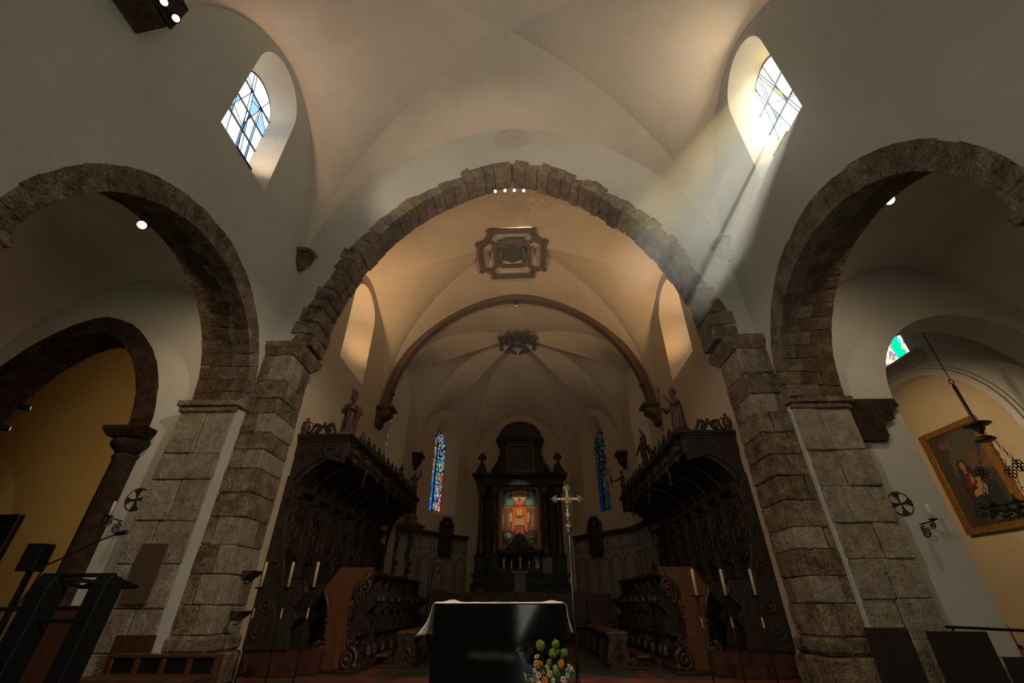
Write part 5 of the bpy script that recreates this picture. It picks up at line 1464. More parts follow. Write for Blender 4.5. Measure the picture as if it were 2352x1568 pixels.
# ================================================================= APSE PANELLING
def wainscot(i, u0, u1, n, label):
    L, fn, e, nr = FAC[i]
    root = empty('wainscot', fn((u0 + u1) / 2, 0, -.05), label, 'panelling')
    m_ = MB(); m_.prism([(u0, 0), (u1, 0), (u1, 3.30), (u0, 3.30)], fn, 0, -.06); part(m_, 'boarding', M['panel_white'], root)
    m_ = MB()
    for z0, z1, d in ((3.30, 3.36, .10), (3.36, 3.42, .15), (3.42, 3.48, .20)): m_.prism([(u0, z0), (u1, z0), (u1, z1), (u0, z1)], fn, 0, -d)
    part(m_, 'cornice', M['wain_top'], root)
    w = (u1 - u0) / n
    for k in range(n):
        a, b = u0 + k * w + .07, u0 + (k + 1) * w - .07
        out = [(a, .2), (b, .2), (b, 2.42), (b - .06, 2.52), ((a+b)/2 + .12, 2.55), ((a+b)/2, 2.66), ((a+b)/2 - .12, 2.55), (a + .06, 2.52), (a, 2.42)]
        m_ = MB(); m_.prism(out, fn, -.06, -.075); p = part(m_, 'panel', M['panel_white'], root)
        m_ = MB(); m_.tube(ring_path([fn(u, v, -.075) for u, v in out]), .018, 5, False); subpart(m_, 'moulding', M['panel_line'], p)
        out = [(a, 2.80), ((a+b)/2, 2.92), (b, 2.80), (b, 3.24), (a, 3.24)]
        m_ = MB(); m_.prism(out, fn, -.06, -.072); p = part(m_, 'panel', M['panel_white'], root)
        m_ = MB(); m_.tube(ring_path([fn(u, v, -.072) for u, v in out]), .014, 5, False); subpart(m_, 'moulding', M['panel_line'], p)
    for k in range(n + 1):
        m_ = MB(); u = u0 + k * w; m_.prism([(u - .035, 0), (u + .035, 0), (u + .035, 3.30), (u - .035, 3.30)], fn, -.05, -.085); part(m_, 'stile', M['panel_white'], root)
    return root
wainscot(1, 0.02, 3.2, 5, 'pale painted wainscot with arched panels beneath the bright lancet')
wainscot(3, FAC[3][0] - 3.2, FAC[3][0] - 0.02, 5, 'pale painted wainscot with arched panels beneath the dark lancet')
wainscot(4, .02, FAC[4][0] - 2.4, 3, 'pale painted wainscot beside the door at the painting side of the apse')
wainscot(0, 2.9, FAC[0][0] - .02, 2, 'pale painted wainscot behind the gilded carved shrine')
def cartouche(i, u, z, label):
    L, fn, e, nr = FAC[i]
    root = empty('cartouche_portrait', fn(u, z, -.1), label, 'portrait')
    m_ = MB(); m_.prism([(u - .26, z), (u + .26, z), (u + .26, z + .98), (u - .26, z + .98)], fn, -.09, -.11); part(m_, 'picture', M['stucco_dark'], root)
    f2 = lambda a, b: fn(a, b, -.14)
    for nm, a, b in (('side', (-.33, -.05), (-.33, 1.0)), ('side', (.33, -.05), (.33, 1.0)), ('rail', (-.36, 0), (.36, 0)), ('rail', (-.36, 1.0), (.36, 1.0))):
        m_ = MB(); m_.tube([f2(u + a[0] + (b[0]-a[0]) * k / 6, z + a[1] + (b[1]-a[1]) * k / 6) for k in range(7)], [.05, .07, .05, .065, .05, .07, .05], 6); part(m_, 'frame_' + nm, M['oak_panel'], root, smooth=True)
    m_ = MB()
    for q in (-1, 1):
        scroll(m_, f2, (u + q * .20, z + 1.16), .12, PI/2, q, .04); scroll(m_, f2, (u + q * .34, z + .55), .08, 0, q, .03); scroll(m_, f2, (u + q * .24, z - .08), .10, -PI/2, -q, .035)
        m_.ball(f2(u + q * .34, z + 1.04), .07, n=6)
    m_.ball(f2(u, z + 1.24), .10, n=8); m_.ball(f2(u, z - .10), .09, n=8)
    part(m_, 'carving', M['oak'], root, smooth=True)
    m_ = MB(); m_.tube([fn(u + .28, z + .1, -.16), fn(u + .28, z + .9, -.16)], .014, 5); part(m_, 'gilt_bead', M['old_gold'], root)
    return root
cartouche(1, 1.92, 2.78, 'ornate dark carved frame on the wainscot beneath the bright lancet')
cartouche(3, FAC[3][0] - 1.92, 2.78, 'ornate dark carved frame on the wainscot beneath the dark lancet')
# gilded carved shrine at the stalls' far end
sh = empty('carved_shrine', (-4.1, 16.5, 0), 'gilded carved shrine with stacked scrollwork behind the stalls', 'shrine')
m_ = MB(); m_.box(-4.42, -3.74, 16.5, 16.8, 0, 3.2); part(m_, 'body', M['panel_white'], sh, bevel=0.01)
for x in (-4.36, -3.84):
    m_ = MB()
    for k in range(11):
        z = .5 + k * .25
        m_.ball((x + .06 * math.sin(k * 2.1), 16.46, z), .11, .09, .12, 7); scroll(m_, lambda u, v: (u, 16.38, v), (x + .04 * math.cos(k * 2), z + .08), .09, k, 1 if k % 2 else -1, .03)
    part(m_, 'scroll_column', M['old_gold'], sh, smooth=True)
for z0, z1, d in ((3.2, 3.28, .10), (3.28, 3.38, .2), (3.38, 3.44, .28), (1.0, 1.1, .12)):
    m_ = MB(); m_.box(-4.44 - d * .2, -3.72 + d, 16.5 - d, 16.82, z0, z1); part(m_, 'cornice', M['old_gold'], sh, bevel=0.01)
m_ = MB(); m_.lathe([(.30, 3.44), (.32, 3.52), (.20, 3.62), (.24, 3.70), (.14, 3.86), (.16, 3.92), (.05, 4.05), (.07, 4.12), (.01, 4.2)], (-3.95, 16.6, 0), 12, fold=lambda a, z: .12 * math.sin(5 * a)); part(m_, 'crown', M['old_gold'], sh, smooth=True)
m_ = MB(); m_.prism([(-4.2, 1.2), (-3.96, 1.2), (-3.96, 2.7), (-4.08, 2.85), (-4.2, 2.7)], lambda u, v, d: (u, d, v), 16.47, 16.5); part(m_, 'door', M['panel_white'], sh)
# door with handle at the painting side
L4, f4, e4, n4 = FAC[4]
dr = empty('door_1', f4(L4 - 1.4, 0, 0), kind='structure', label='narrow pale door behind the far end of the stalls')
m_ = MB(); m_.prism([(L4 - 2.3, 0), (L4 - 1.5, 0), (L4 - 1.5, 3.2), (L4 - 2.3, 3.2)], f4, 0, -.04); part(m_, 'leaf', M['panel_white'], dr)
m_ = MB(); m_.tube([f4(L4 - 2.2, 2.1, -.1), f4(L4 - 2.2, 1.95, -.1)], .03, 6); m_.ball(f4(L4 - 2.2, 2.15, -.1), .045, n=6); part(m_, 'handle', M['iron'], dr)
# presbytery seats before the high altar
def seat(x0, x1, h, label, mat='red_wood', crest=False):
    root = empty('presbytery_seat', ((x0 + x1) / 2, 16.0, 0), label, 'seat')
    m_ = MB(); m_.box(x0, x1, 16.0, 16.08, .1, h); part(m_, 'backrest', M[mat], root, bevel=0.012)
    m_ = MB(); m_.box(x0, x1, 15.55, 16.0, .42, .48); part(m_, 'seat', M[mat], root, bevel=0.012)
    for x in (x0 + .03, x1 - .03):
        m_ = MB(); m_.box(x - .03, x + .03, 15.55, 16.0, 0, .62); part(m_, 'side', M[mat], root, bevel=0.01)
    if crest:
        m_ = MB(); m_.prism(ell((x0 + x1) / 2, h, .16, .14, 14, 0, PI), lambda u, v, d: (u, d, v), 16.0, 16.07); part(m_, 'crest', M[mat], root, bevel=0.008)
    return root
for k, (x0, x1, h, c, lb) in enumerate(((-2.85, -2.38, 1.42, False, 'tall square dark red seat back left of the altar, nearest the crook'), (-2.38, -1.62, 1.34, False, 'low dark red seat back between the square one and the rounded one'), (-1.62, -.98, 1.34, True, 'dark red seat back with a small rounded crest'), (-.98, -.1, 1.36, False, 'dark seat back just behind the altar cloth, lectern half'), (-.1, .9, 1.36, False, 'dark seat back just behind the altar cloth, cross half'), (.9, 1.68, 1.34, False, 'dark seat back behind the pole of the silver cross'), (1.68, 2.12, 1.42, False, 'tall square dark red seat back right of the silver cross'), (2.12, 2.9, 1.33, False, 'low dark red seat back running to the front stalls, painting side'))):
    seat(x0, x1, h, lb, 'red_wood', c)
# crook on a stand
ck = empty('shepherd_crook', (-2.55, 14.0, 0), 'dark shepherd crook standing against the pale wainscot', 'crook')
m_ = MB(); m_.tube([(-2.58, 14, .02), (-2.56, 14, 1.0), (-2.50, 14, 1.62), (-2.46, 14, 1.92), (-2.40, 14, 2.02), (-2.30, 14, 2.02), (-2.26, 14, 1.92), (-2.30, 14, 1.82), (-2.36, 14, 1.76)], [.016] * 8 + [.01], 7); part(m_, 'staff', M['iron'], ck, smooth=True)
m_ = MB(); m_.tube([(-2.512, 14, 1.52), (-2.505, 14, 1.56)], .026, 8); part(m_, 'knob', M['silver'], ck)
m_ = MB(); m_.box(-2.72, -2.44, 13.88, 14.12, 0, .04); m_.tube([(-2.72, 14, .04), (-2.72, 14, 1.4), (-2.57, 14, 1.4)], .012, 5); part(m_, 'stand', M['iron'], ck)

# ================================================================= ALTAR AND FRONT
al = empty('altar', (-.17, 7.4, 0), 'plain black polished block altar in the middle foreground', 'altar')
m_ = MB(); m_.box(-1.06, .73, 7.0, 7.9, 0.0, 1.012); part(m_, 'block', M['black'], al, bevel=0.004)
ac = empty('altar_cloth', (-.17, 7.4, 1.012), 'white linen cloth lying on the black altar, ends hanging down', 'cloth')
m_ = MB(); rows = []
for i in range(25):
    x = -1.075 + (1.82) * i / 24
    rr = []
    for j in range(9):
        y = 7.0 + .9 * j / 8
        z = 1.020 + (.010 + .006 * math.sin(i * 1.7 + j)) * (j > 0) + .035 * math.exp(-((x + .88) / .10) ** 2) * math.sin(PI * j / 8) + .03 * math.exp(-((x - .60) / .10) ** 2) * math.sin(PI * j / 8)
        rr.append((x, y, z))
    rows.append(rr)
m_.grid(rows)
co_ = m_.build('top', M['cloth'], smooth=True); keep(co_, ac); so = co_.modifiers.new('thickness', 'SOLIDIFY'); so.thickness = .006; so.offset = 1
for q, nm in ((-1, 'drop'), (1, 'drop')):
    m_ = MB(); rows = []
    xe = -1.075 if q < 0 else .745; ln = .36 if q < 0 else .32
    for i in range(13):
        v = i / 12; rr = []
        for j in range(15):
            y = 7.0 + .9 * j / 14
            out = (.025 + (.14 if q < 0 else .05) * v ** 2.2) * (1 + .5 * math.sin(j * 1.3)) * (v > 0)
            rr.append((xe + q * out, y, 1.024 - ln * v * (1 + .10 * math.sin(j * .9))))
        rows.append(rr)
    m_.grid(rows); o = m_.build(nm, M['cloth'], smooth=True); keep(o, ac); so = o.modifiers.new('thickness', 'SOLIDIFY'); so.thickness = .005

# silver processional cross
pc = empty('processional_cross', (.93, 7.8, 0), 'ornate silver processional cross on a long steel pole', 'cross')
X0, Y0 = .945, 7.8
m_ = MB(); m_.tube([(X0 - .015, Y0, .05), (X0, Y0, 2.12)], .020, 8); part(m_, 'pole', M['steel'], pc, smooth=True)
for z in (1.72, .06): 
    m_ = MB(); m_.lathe([(.03, z), (.034, z + .012), (.034, z + .03), (.03, z + .04)], (X0 - .01, Y0, 0), 10); part(m_, 'ring', M['steel'], pc)
m_ = MB(); m_.lathe([(.16, 0), (.16, .02), (.04, .03), (.035, .06)], (X0 - .015, Y0, 0), 16); part(m_, 'foot', M['black_matte'], pc)
m_ = MB(); m_.lathe([(.022, 2.02), (.05, 2.06), (.07, 2.11), (.075, 2.14), (.03, 2.17), (.02, 2.20), (.05, 2.24), (.065, 2.29), (.055, 2.33), (.03, 2.36), (.045, 2.385), (.02, 2.41)], (X0, Y0, 0), 12, fold=lambda a, z: .10 * math.sin(6 * a)); part(m_, 'knop', M['silver'], pc, smooth=True)
m_ = MB(); m_.box(X0 - .022, X0 + .022, Y0 - .012, Y0 + .012, 2.40, 2.74); m_.box(X0 - .21, X0 + .21, Y0 - .012, Y0 + .012, 2.545, 2.585); part(m_, 'bars', M['silver'], pc, bevel=0.005)
for dx, dz in ((-1, 0), (1, 0), (0, 1)):
    m_ = MB(); cxx, czz = X0 + dx * .20, 2.565 + dz * .17
    for k in range(7):
        a = math.atan2(dz, dx) + (k - 3) * .62
        m_.ball((cxx + .045 * math.cos(a), Y0, czz + .045 * math.sin(a)), .018, .014, .018, 6)
        m_.tube([(cxx, Y0, czz), (cxx + .065 * math.cos(a), Y0, czz + .065 * math.sin(a))], [.014, .006], 5)
    m_.ball((cxx, Y0, czz), .034, .018, .034, 8); m_.ball((cxx + dx * .07, Y0, czz + dz * .07), .014, n=6)
    m_.ball((cxx - dx * .08, Y0, czz - dz * .08), .024, .014, .024, 6)
    part(m_, 'arm_end', M['silver'], pc, smooth=True)
m_ = MB()
for k in range(16):
    a = 2 * PI * k / 16; m_.tube([(X0 + .02 * math.cos(a), Y0 - .005, 2.565 + .02 * math.sin(a)), (X0 + .075 * math.cos(a), Y0 - .005, 2.565 + .075 * math.sin(a))], [.006, .004], 4)
part(m_, 'rays', M['gold'], pc)
b = MB(); b.tube([(X0, Y0 - .022, 2.545), (X0, Y0 - .028, 2.50), (X0, Y0 - .024, 2.45), (X0, Y0 - .022, 2.41)], [.014, .017, .012, .007], 7); b.ball((X0, Y0 - .03, 2.577), .014, n=8)
for q in (-1, 1): b.tube([(X0 + q * .012, Y0 - .022, 2.548), (X0 + q * .05, Y0 - .020, 2.562), (X0 + q * .085, Y0 - .018, 2.578)], [.008, .006, .004], 5)
remesh(part(b, 'corpus', M['gold'], pc), .004)

# candle stands (three on each side)
def candle_stand(x, y, h, label, group):
    root = empty('candle_stand', (x, y, 0), label, 'candle stand', group)
    m_ = MB(); m_.lathe([(.14, 0), (.14, .015), (.02, .03)], (x, y, 0), 14); part(m_, 'foot', M['black_matte'], root)
    m_ = MB(); m_.tube([(x, y, .02), (x, y, h)], .0105, 8); part(m_, 'rod', M['iron'], root, smooth=True)
    m_ = MB(); m_.tube([(x, y, h - .36), (x, y, h - .24)], .015, 8); part(m_, 'brass_sleeve', M['brass'], root)
    m_ = MB(); m_.lathe([(.012, h - .012), (.05, h - .004), (.085, h + .012), (.085, h + .015), (.05, h + .002), (.012, h)], (x, y, 0), 18); part(m_, 'drip_pan', M['iron'], root, smooth=True)
    m_ = MB(); m_.lathe([(.021, h), (.021, h + .335), (.016, h + .34)], (x, y, 0), 12); part(m_, 'candle', M['wax'], root, smooth=True)
    m_ = MB(); m_.tube([(x, y, h + .34), (x + .003, y, h + .355)], .002, 4); part(m_, 'wick', M['iron'], root)
    return root
for i, x in enumerate((-3.60, -3.20, -2.83)):
    candle_stand(x, 7.0, 1.205, 'thin black candle stand with a tall cream candle, ' + ('nearest the stone pier, lectern side', 'middle one of the lectern side trio', 'nearest the altar, lectern side')[i], 'candle stands, lectern side')
for i, x in enumerate((2.58, 2.98, 3.39)):
    candle_stand(x, 7.0, 1.10, 'thin black candle stand with a tall cream candle, ' + ('nearest the silver cross', 'middle one of the painting side trio', 'nearest the stone pier, painting side')[i], 'candle stands, painting side')

# flower arrangement
fa = empty('flower_arrangement', (.42, 6.2, 0), 'bouquet of green, orange, white and blue flowers before the altar', 'flowers')
M['leaf'] = plain('leaf', (.045, .12, .02), .5, var=.3, scale=20); M['lime'] = plain('viburnum', (.26, .32, .04), .6, var=.35, scale=40)
M['orange'] = plain('gerbera', (.78, .26, .012), .55, var=.2, scale=60); M['orange_dk'] = plain('gerbera_eye', (.45, .13, .01), .6)
M['petal'] = plain('white_petal', (.62, .52, .44), .6, var=.12, scale=40); M['blue_fl'] = plain('delphinium', (.08, .15, .24), .6, var=.4, scale=50); M['lily'] = plain('lily', (.56, .40, .34), .5, var=.2, scale=30)
M['bud'] = plain('lily_bud', (.36, .34, .05), .5)
m_ = MB(); m_.lathe([(.10, 0), (.13, .02), (.15, .10), (.14, .16), (.15, .17)], (.42, 6.2, 0), 18); part(m_, 'bowl', M['black_matte'], fa, smooth=True)
BASE = Vector((.42, 6.2, .16))
def stem(p): 
    p = Vector(p); md = (BASE + p) / 2 + Vector((0, 0, .05))
    m_ = MB(); m_.tube([BASE, md, p], [.005, .004, .003], 5); return part(m_, 'stem', M['leaf'], fa)
rnd = random.Random(21)
def puff(c, r_):
    stem(c); m_ = MB()
    for k in range(120):
        v = Vector((rnd.gauss(0, 1), rnd.gauss(0, 1), rnd.gauss(0, 1))).normalized(); q = Vector(c) + v * r_ * rnd.uniform(.7, 1); s_ = r_ * .26
        t = v.orthogonal().normalized(); w = v.cross(t); a0 = rnd.uniform(0, 1.5)
        for a in range(4):
            aa = a0 + a * PI / 2; d = t * math.cos(aa) + w * math.sin(aa); sd = v.cross(d)
            m_.add([q, q + d * s_ * .6 + sd * s_ * .4 + v * .004, q + d * s_ + v * .002, q + d * s_ * .6 - sd * s_ * .4 + v * .004], [(0, 1, 2, 3)])
    m_.ball(c, r_ * .72, n=10)
    part(m_, 'viburnum_bloom', M['lime'], fa, fix=False)
def daisy(c, r_, face_, mat, eye, n, lay, nm):
    stem(c); f = Vector(face_).normalized(); t = f.orthogonal().normalized(); w = f.cross(t); m_ = MB(); c = Vector(c)
    for L in range(lay):
        for k in range(n):
            a = 2 * PI * (k + L * .5) / n; d = t * math.cos(a) + w * math.sin(a); sd = f.cross(d); rr = r_ * (1 - .22 * L) * rnd.uniform(.9, 1.05); ww = rr * 2.2 / n
            m_.add([c + d * r_ * .15 + f * .004 * L, c + d * rr * .6 + sd * ww + f * (.006 + .006 * L), c + d * rr + f * (.002 + .010 * L), c + d * rr * .6 - sd * ww + f * (.006 + .006 * L)], [(0, 1, 2, 3)])
    b = part(m_, nm, mat, fa, fix=False)
    m_ = MB(); m_.ball(c + f * .008, r_ * .24, n=8); subpart(m_, 'eye', eye, b, smooth=True)
for c, r_ in (((.375, 6.2, .595), .058), ((.555, 6.22, .610), .046), ((.65, 6.2, .53), .042), ((.515, 6.18, .52), .050), ((.545, 6.12, .34), .046), ((.47, 6.14, .44), .034)): puff(c, r_)
for c, f in (((.35, 6.10, .425), (-.1, -1, .25)), ((.60, 6.10, .435), (.15, -1, .3)), ((.405, 6.05, .285), (0, -1, .35))): daisy(c, .047, f, M['orange'], M['orange_dk'], 18, 3, 'gerbera')
for c, f in (((.315, 6.18, .43), (-.7, -.6, .3)), ((.33, 6.2, .49), (-.3, -.5, .8)), ((.435, 6.12, .39), (0, -1, .3)), ((.465, 6.08, .345), (.1, -1, .2)), ((.34, 6.06, .335), (-.1, -1, .4)), ((.70, 6.15, .40), (.5, -.5, .7)), ((.675, 6.14, .365), (.3, -.7, .6)), ((.61, 6.02, .30), (.1, -1, .3)), ((.73, 6.2, .375), (.6, -.4, .5))): daisy(c, .040, f, M['petal'], M['orange_dk'], 14, 1, 'daisy')
sp = [Vector((.12, 6.2, .535)), Vector((.16, 6.2, .48)), Vector((.20, 6.18, .42)), Vector((.25, 6.16, .35)), Vector((.30, 6.15, .28))]
m_ = MB(); m_.tube(sp, .004, 5)
for k in range(70):
    t = rnd.random() ** .8 * 3.99; i = int(t); p = sp[i].lerp(sp[i + 1], t - i); rr = .012 + .011 * t
    v = Vector((rnd.gauss(0, 1), rnd.gauss(0, 1), rnd.gauss(0, 1))).normalized(); q = p + v * rr
    m_.ball(q, .008 + .002 * rnd.random(), n=5)
part(m_, 'delphinium_spike', M['blue_fl'], fa)
m_ = MB()
for a in (-.9, -.1): 
    m_.ball((.12 + .035 * math.sin(a), 6.2, .535 + .03 * math.cos(a)), .007, .007, .016, 6)
part(m_, 'delphinium_tip', M['lime'], fa)
def leafp(p, d, L, w, mat, nm='leaf'):
    d = Vector(d).normalized(); sd = d.cross(Vector((0, -1, .2))).normalized(); p = Vector(p); m_ = MB()
    m_.add([p, p + d * L * .45 + sd * w, p + d * L, p + d * L * .45 - sd * w, p + d * L * .5 + Vector((0, -.008, .004))], [(0, 1, 4), (1, 2, 4), (2, 3, 4), (3, 0, 4)]); part(m_, nm, mat, fa, fix=False)
for p, d in (((.52, 6.15, .50), (.1, 0, 1)), ((.55, 6.15, .50), (.5, 0, .8)), ((.57, 6.14, .44), (1, 0, .3)), ((.60, 6.14, .46), (.4, -.2, .8)), ((.56, 6.14, .40), (.9, 0, -.2)), ((.64, 6.1, .33), (.6, 0, .8)), ((.68, 6.12, .30), (.5, 0, .9)), ((.50, 6.12, .36), (.5, 0, .8)), ((.28, 6.1, .26), (-1, 0, .25)), ((.46, 6.1, .24), (-.2, -.3, .8)), ((.62, 6.08, .24), (.8, -.2, .6))): leafp(p, d, .085, .022, M['leaf'])
for k in range(26):
    a = rnd.uniform(-1.3, 1.3); rr = rnd.uniform(.02, .20); leafp((.45 + rr * math.sin(a), 6.12 + rnd.uniform(-.06, .08), .22 + rr * math.cos(a) * .9), (math.sin(a), rnd.uniform(-.4, .1), math.cos(a)), rnd.uniform(.06, .10), rnd.uniform(.010, .022), M['leaf'])
for c, f in (((.40, 6.1, .36), (-.2, -1, .3)), ((.53, 6.08, .40), (.1, -1, .5)), ((.30, 6.12, .37), (-.5, -1, .3)), ((.66, 6.06, .33), (.3, -1, .3)), ((.36, 6.04, .24), (-.2, -1, .3)), ((.50, 6.03, .29), (0, -1, .3))): daisy(c, .030, f, M['petal'], M['lime'], 12, 1, 'daisy')
for a in (-1.1, -.2, .7, 1.7): leafp((.30, 6.04, .275), (math.sin(a), -.5, math.cos(a)), .09, .026, M['lily'], 'lily_petal')
m_ = MB(); loft(m_, [(.205, 6.05, .27, .004, .004), (.20, 6.05, .30, .016, .014), (.19, 6.05, .34, .014, .012), (.175, 6.05, .365, .003, .003)], 10); part(m_, 'lily_bud', M['bud'], fa, smooth=True)

# ================================================================= SIDE FURNITURE
# black steel lectern with crossed top frame
lc = empty('lectern', (-3.27, 3.75, 0), 'black steel lectern frame with a crossed open top in the lower corner', 'lectern')
for x0, x1 in ((-3.56, -3.42), (-3.10, -2.98)):
    m_ = MB(); m_.prism([(3.60, 0), (3.76, 0), (3.84, 1.14), (3.80, 1.19), (3.70, 1.20), (3.66, 1.14)], lambda u, v, d: (d, u, v), x0, x1); part(m_, 'side_slab', M['black_matte'], lc, bevel=0.006)
for a, b, nm in (((-3.56, 3.72, 1.20), (-2.98, 3.72, 1.20), 'rail'), ((-3.50, 4.02, 1.13), (-3.02, 4.02, 1.13), 'rail'), ((-3.50, 3.74, 1.19), (-3.04, 4.02, 1.13), 'brace'), ((-3.02, 3.74, 1.19), (-3.48, 4.02, 1.13), 'brace'), ((-3.50, 3.74, 1.19), (-3.50, 4.02, 1.13), 'rail'), ((-3.02, 3.74, 1.19), (-3.02, 4.02, 1.13), 'rail'), ((-3.50, 3.72, .90), (-3.04, 3.72, .90), 'rail')):
    m_ = MB(); m_.tube([a, b], .015, 6); part(m_, nm, M['black_matte'], lc)
mic = empty('microphone', (-4.15, 4.2, 0), 'thin bent microphone stand rising behind the black lectern', 'microphone')
m_ = MB(); m_.tube([(-4.2, 4.2, 0), (-4.2, 4.2, .84), (-4.10, 4.2, 1.13), (-4.08, 4.2, 1.30), (-3.85, 4.2, 1.41), (-3.72, 4.2, 1.49), (-3.56, 4.2, 1.555)], .008, 6); part(m_, 'stem', M['iron'], mic, smooth=True)
m_ = MB(); m_.tube([(-3.57, 4.2, 1.552), (-3.52, 4.2, 1.568), (-3.47, 4.2, 1.575), (-3.45, 4.2, 1.576)], [.010, .021, .021, .008], 8); part(m_, 'capsule', M['iron'], mic, smooth=True)
m_ = MB(); m_.lathe([(.14, 0), (.14, .02), (.012, .03)], (-4.2, 4.2, 0), 14); part(m_, 'foot', M['iron'], mic)
bd = empty('hanging_board', (-5.41, 7.05, 1.0), 'plain brown board hanging flat on the pale stone pier', 'board')
m_ = MB(); m_.box(-5.62, -5.23, 7.03, 7.07, 1.01, 1.80); part(m_, 'panel', M['board'], bd, bevel=0.004)
def screen(x0, x1, y, h, label, mat='screen_wood', tilt=0.0):
    root = empty('wooden_screen', ((x0 + x1) / 2, y, 0), label, 'screen')
    m_ = MB(); m_.box(x0, x1, y, y + .04, .04, h); part(m_, 'panel', M[mat], root, bevel=0.006)
    for x in (x0 + .04, x1 - .08):
        m_ = MB(); m_.box(x, x + .04, y - .10, y + .14, 0, .04); part(m_, 'foot', M[mat], root)
    return root
screen(4.64, 5.19, 6.9, .75, 'dark wooden screen standing before the pier, narrower one', 'screen_wood')
screen(5.42, 6.18, 6.9, .71, 'dark wooden screen standing before the plaster strip, wider one', 'screen_wood')
screen(6.24, 7.1, 6.9, .44, 'low dark wooden screen cut off by the picture corner', 'screen_wood')
screen(-5.28, -4.74, 6.8, .66, 'small red-brown wooden screen before the pale pier with the board', 'red_wood')
screen(-6.2, -5.62, 6.5, .97, 'tall red-brown wooden screen seen between the lectern slabs', 'red_wood')
def pew(x0, x1, y0, y1, h, label):
    root = empty('pew', ((x0 + x1) / 2, (y0 + y1) / 2, 0), label, 'pew')
    m_ = MB(); m_.box(x0, x1, y1 - .04, y1, .08, h); part(m_, 'backrest', M['black_matte'], root, bevel=0.006)
    m_ = MB(); m_.box(x0 - .02, x1 + .02, y1 - .07, y1 + .03, h, h + .03); part(m_, 'top_rail', M['red_wood'], root, bevel=0.006)
    k = 4
    for i in range(k + 1):
        x = x0 + (x1 - x0) * i / k; m_ = MB(); m_.box(x - .025, x + .025, y1 - .065, y1 + .01, .08, h); part(m_, 'stile', M['red_wood'], root, bevel=0.004)
    m_ = MB(); m_.box(x0, x1, y0, y1 - .04, .40, .44); part(m_, 'seat', M['red_wood'], root, bevel=0.008)
    for x in (x0, x1 - .05):
        m_ = MB(); m_.box(x, x + .05, y0, y1, 0, .40); part(m_, 'end', M['red_wood'], root)
    return root
pew(-3.85, -2.80, 4.65, 5.15, .56, 'low dark pew with red-brown rails beside the black lectern')
# handrails
def rail(pts, posts, label):
    root = empty('handrail', (pts[0][0], pts[0][1], 0), label, 'handrail')
    m_ = MB(); m_.tube(pts, .018, 7); part(m_, 'rail', M['iron'], root)
    for p in posts: 
        m_ = MB(); m_.tube([(p[0], p[1], 0), p], .013, 6); part(m_, 'post', M['iron'], root)
rail([(-5.9, 4.6, .95), (-3.84, 4.6, .98)], [(-5.85, 4.6, .95), (-4.7, 4.6, .965), (-3.9, 4.6, .98)], 'thin black handrail behind the lectern slab')
rail([(5.78, 7.02, .755), (7.6, 7.02, .68)], [(5.86, 7.02, .75), (7.4, 7.02, .69)], 'thin black handrail above the wide wooden screen')
# painted consecration crosses
def consecration(c, w, h, label):
    root = empty('consecration_cross', c, label, 'painted cross')
    fn = lambda u, v, d: (c[0] + u * w, c[1] - d, c[2] + v * h)
    m_ = MB(); n = 40
    m_.strip([fn(math.cos(2*PI*i/n), math.sin(2*PI*i/n), 0) for i in range(n)], [fn(.91 * math.cos(2*PI*i/n), .91 * math.sin(2*PI*i/n), 0) for i in range(n)], True); part(m_, 'ring', M['emblem'], root)
    for k in range(4):
        a = k * PI / 2 + .15
        p = [(.05, -.05), (.5, -.13), (.84, -.36), (.90, 0), (.84, .36), (.5, .13), (.05, .05)]
        q = [(u * math.cos(a) - v * math.sin(a), u * math.sin(a) + v * math.cos(a)) for u, v in p]
        m_ = MB(); m_.prism(q, fn, -.002, .003); part(m_, 'cross_arm', M['emblem'], root)
consecration((-6.42, 7.482, 2.54), .19, .19, 'red-brown painted cross in a circle beside the brown board pier')
consecration((6.29, 7.482, 2.40), .19, .19, 'red-brown painted cross in a circle between pier and madonna painting')
def sconce(c, s, label):
    root = empty('wall_sconce', c, label, 'sconce')
    x, y, z = c
    m_ = MB(); m_.tube([(x - s * .0, y + .05, z + .04), (x, y - .32, z + .06)], .010, 6); part(m_, 'arm', M['iron'], root)
    m_ = MB(); f = lambda u, v: (x, y + .02 - u, z + v)
    scroll(m_, f, (.10, -.07), .09, PI/2, 1, .012, 2.0); scroll(m_, f, (.26, -.0), .055, PI/2, -1, .010, 1.8); part(m_, 'scrollwork', M['iron'], root, smooth=True)
    m_ = MB(); m_.lathe([(.015, z + .06), (.06, z + .075), (.062, z + .085), (.015, z + .08)], (x, y - .30, 0), 14); part(m_, 'drip_pan', M['iron'], root)
    m_ = MB(); m_.lathe([(.02, z + .08), (.02, z + .30), (.015, z + .305)], (x, y - .30, 0), 10); part(m_, 'candle', M['cloth'], root, smooth=True)
sconce((-6.50, 7.50, 2.15), -1, 'iron scroll sconce with a white candle beside the dark column')
sconce((6.44, 7.50, 2.04), 1, 'iron scroll sconce with a white candle near the madonna painting')
# dark recess panel on the yellow chapel wall, and a stone plinth by its column
m_ = MB(); m_.box(-16.4, -13.75, 12.25, 12.42, 0.4, 3.15); tag(m_.build('chapel_board', M['retable'], bevel=0.02), 'dark board on the yellow chapel wall at the picture edge', 'board')
nb = empty('notice_box', (-7.4, 7.35, 0), 'dark box cabinet standing at the foot of the dark column', 'cabinet')
m_ = MB(); m_.box(-7.52, -7.24, 7.12, 7.32, 1.44, 1.82); part(m_, 'body', M['black_matte'], nb, bevel=0.01)
m_ = MB(); m_.box(-7.40, -7.34, 7.20, 7.26, 0, 1.44); part(m_, 'stand', M['iron'], nb)
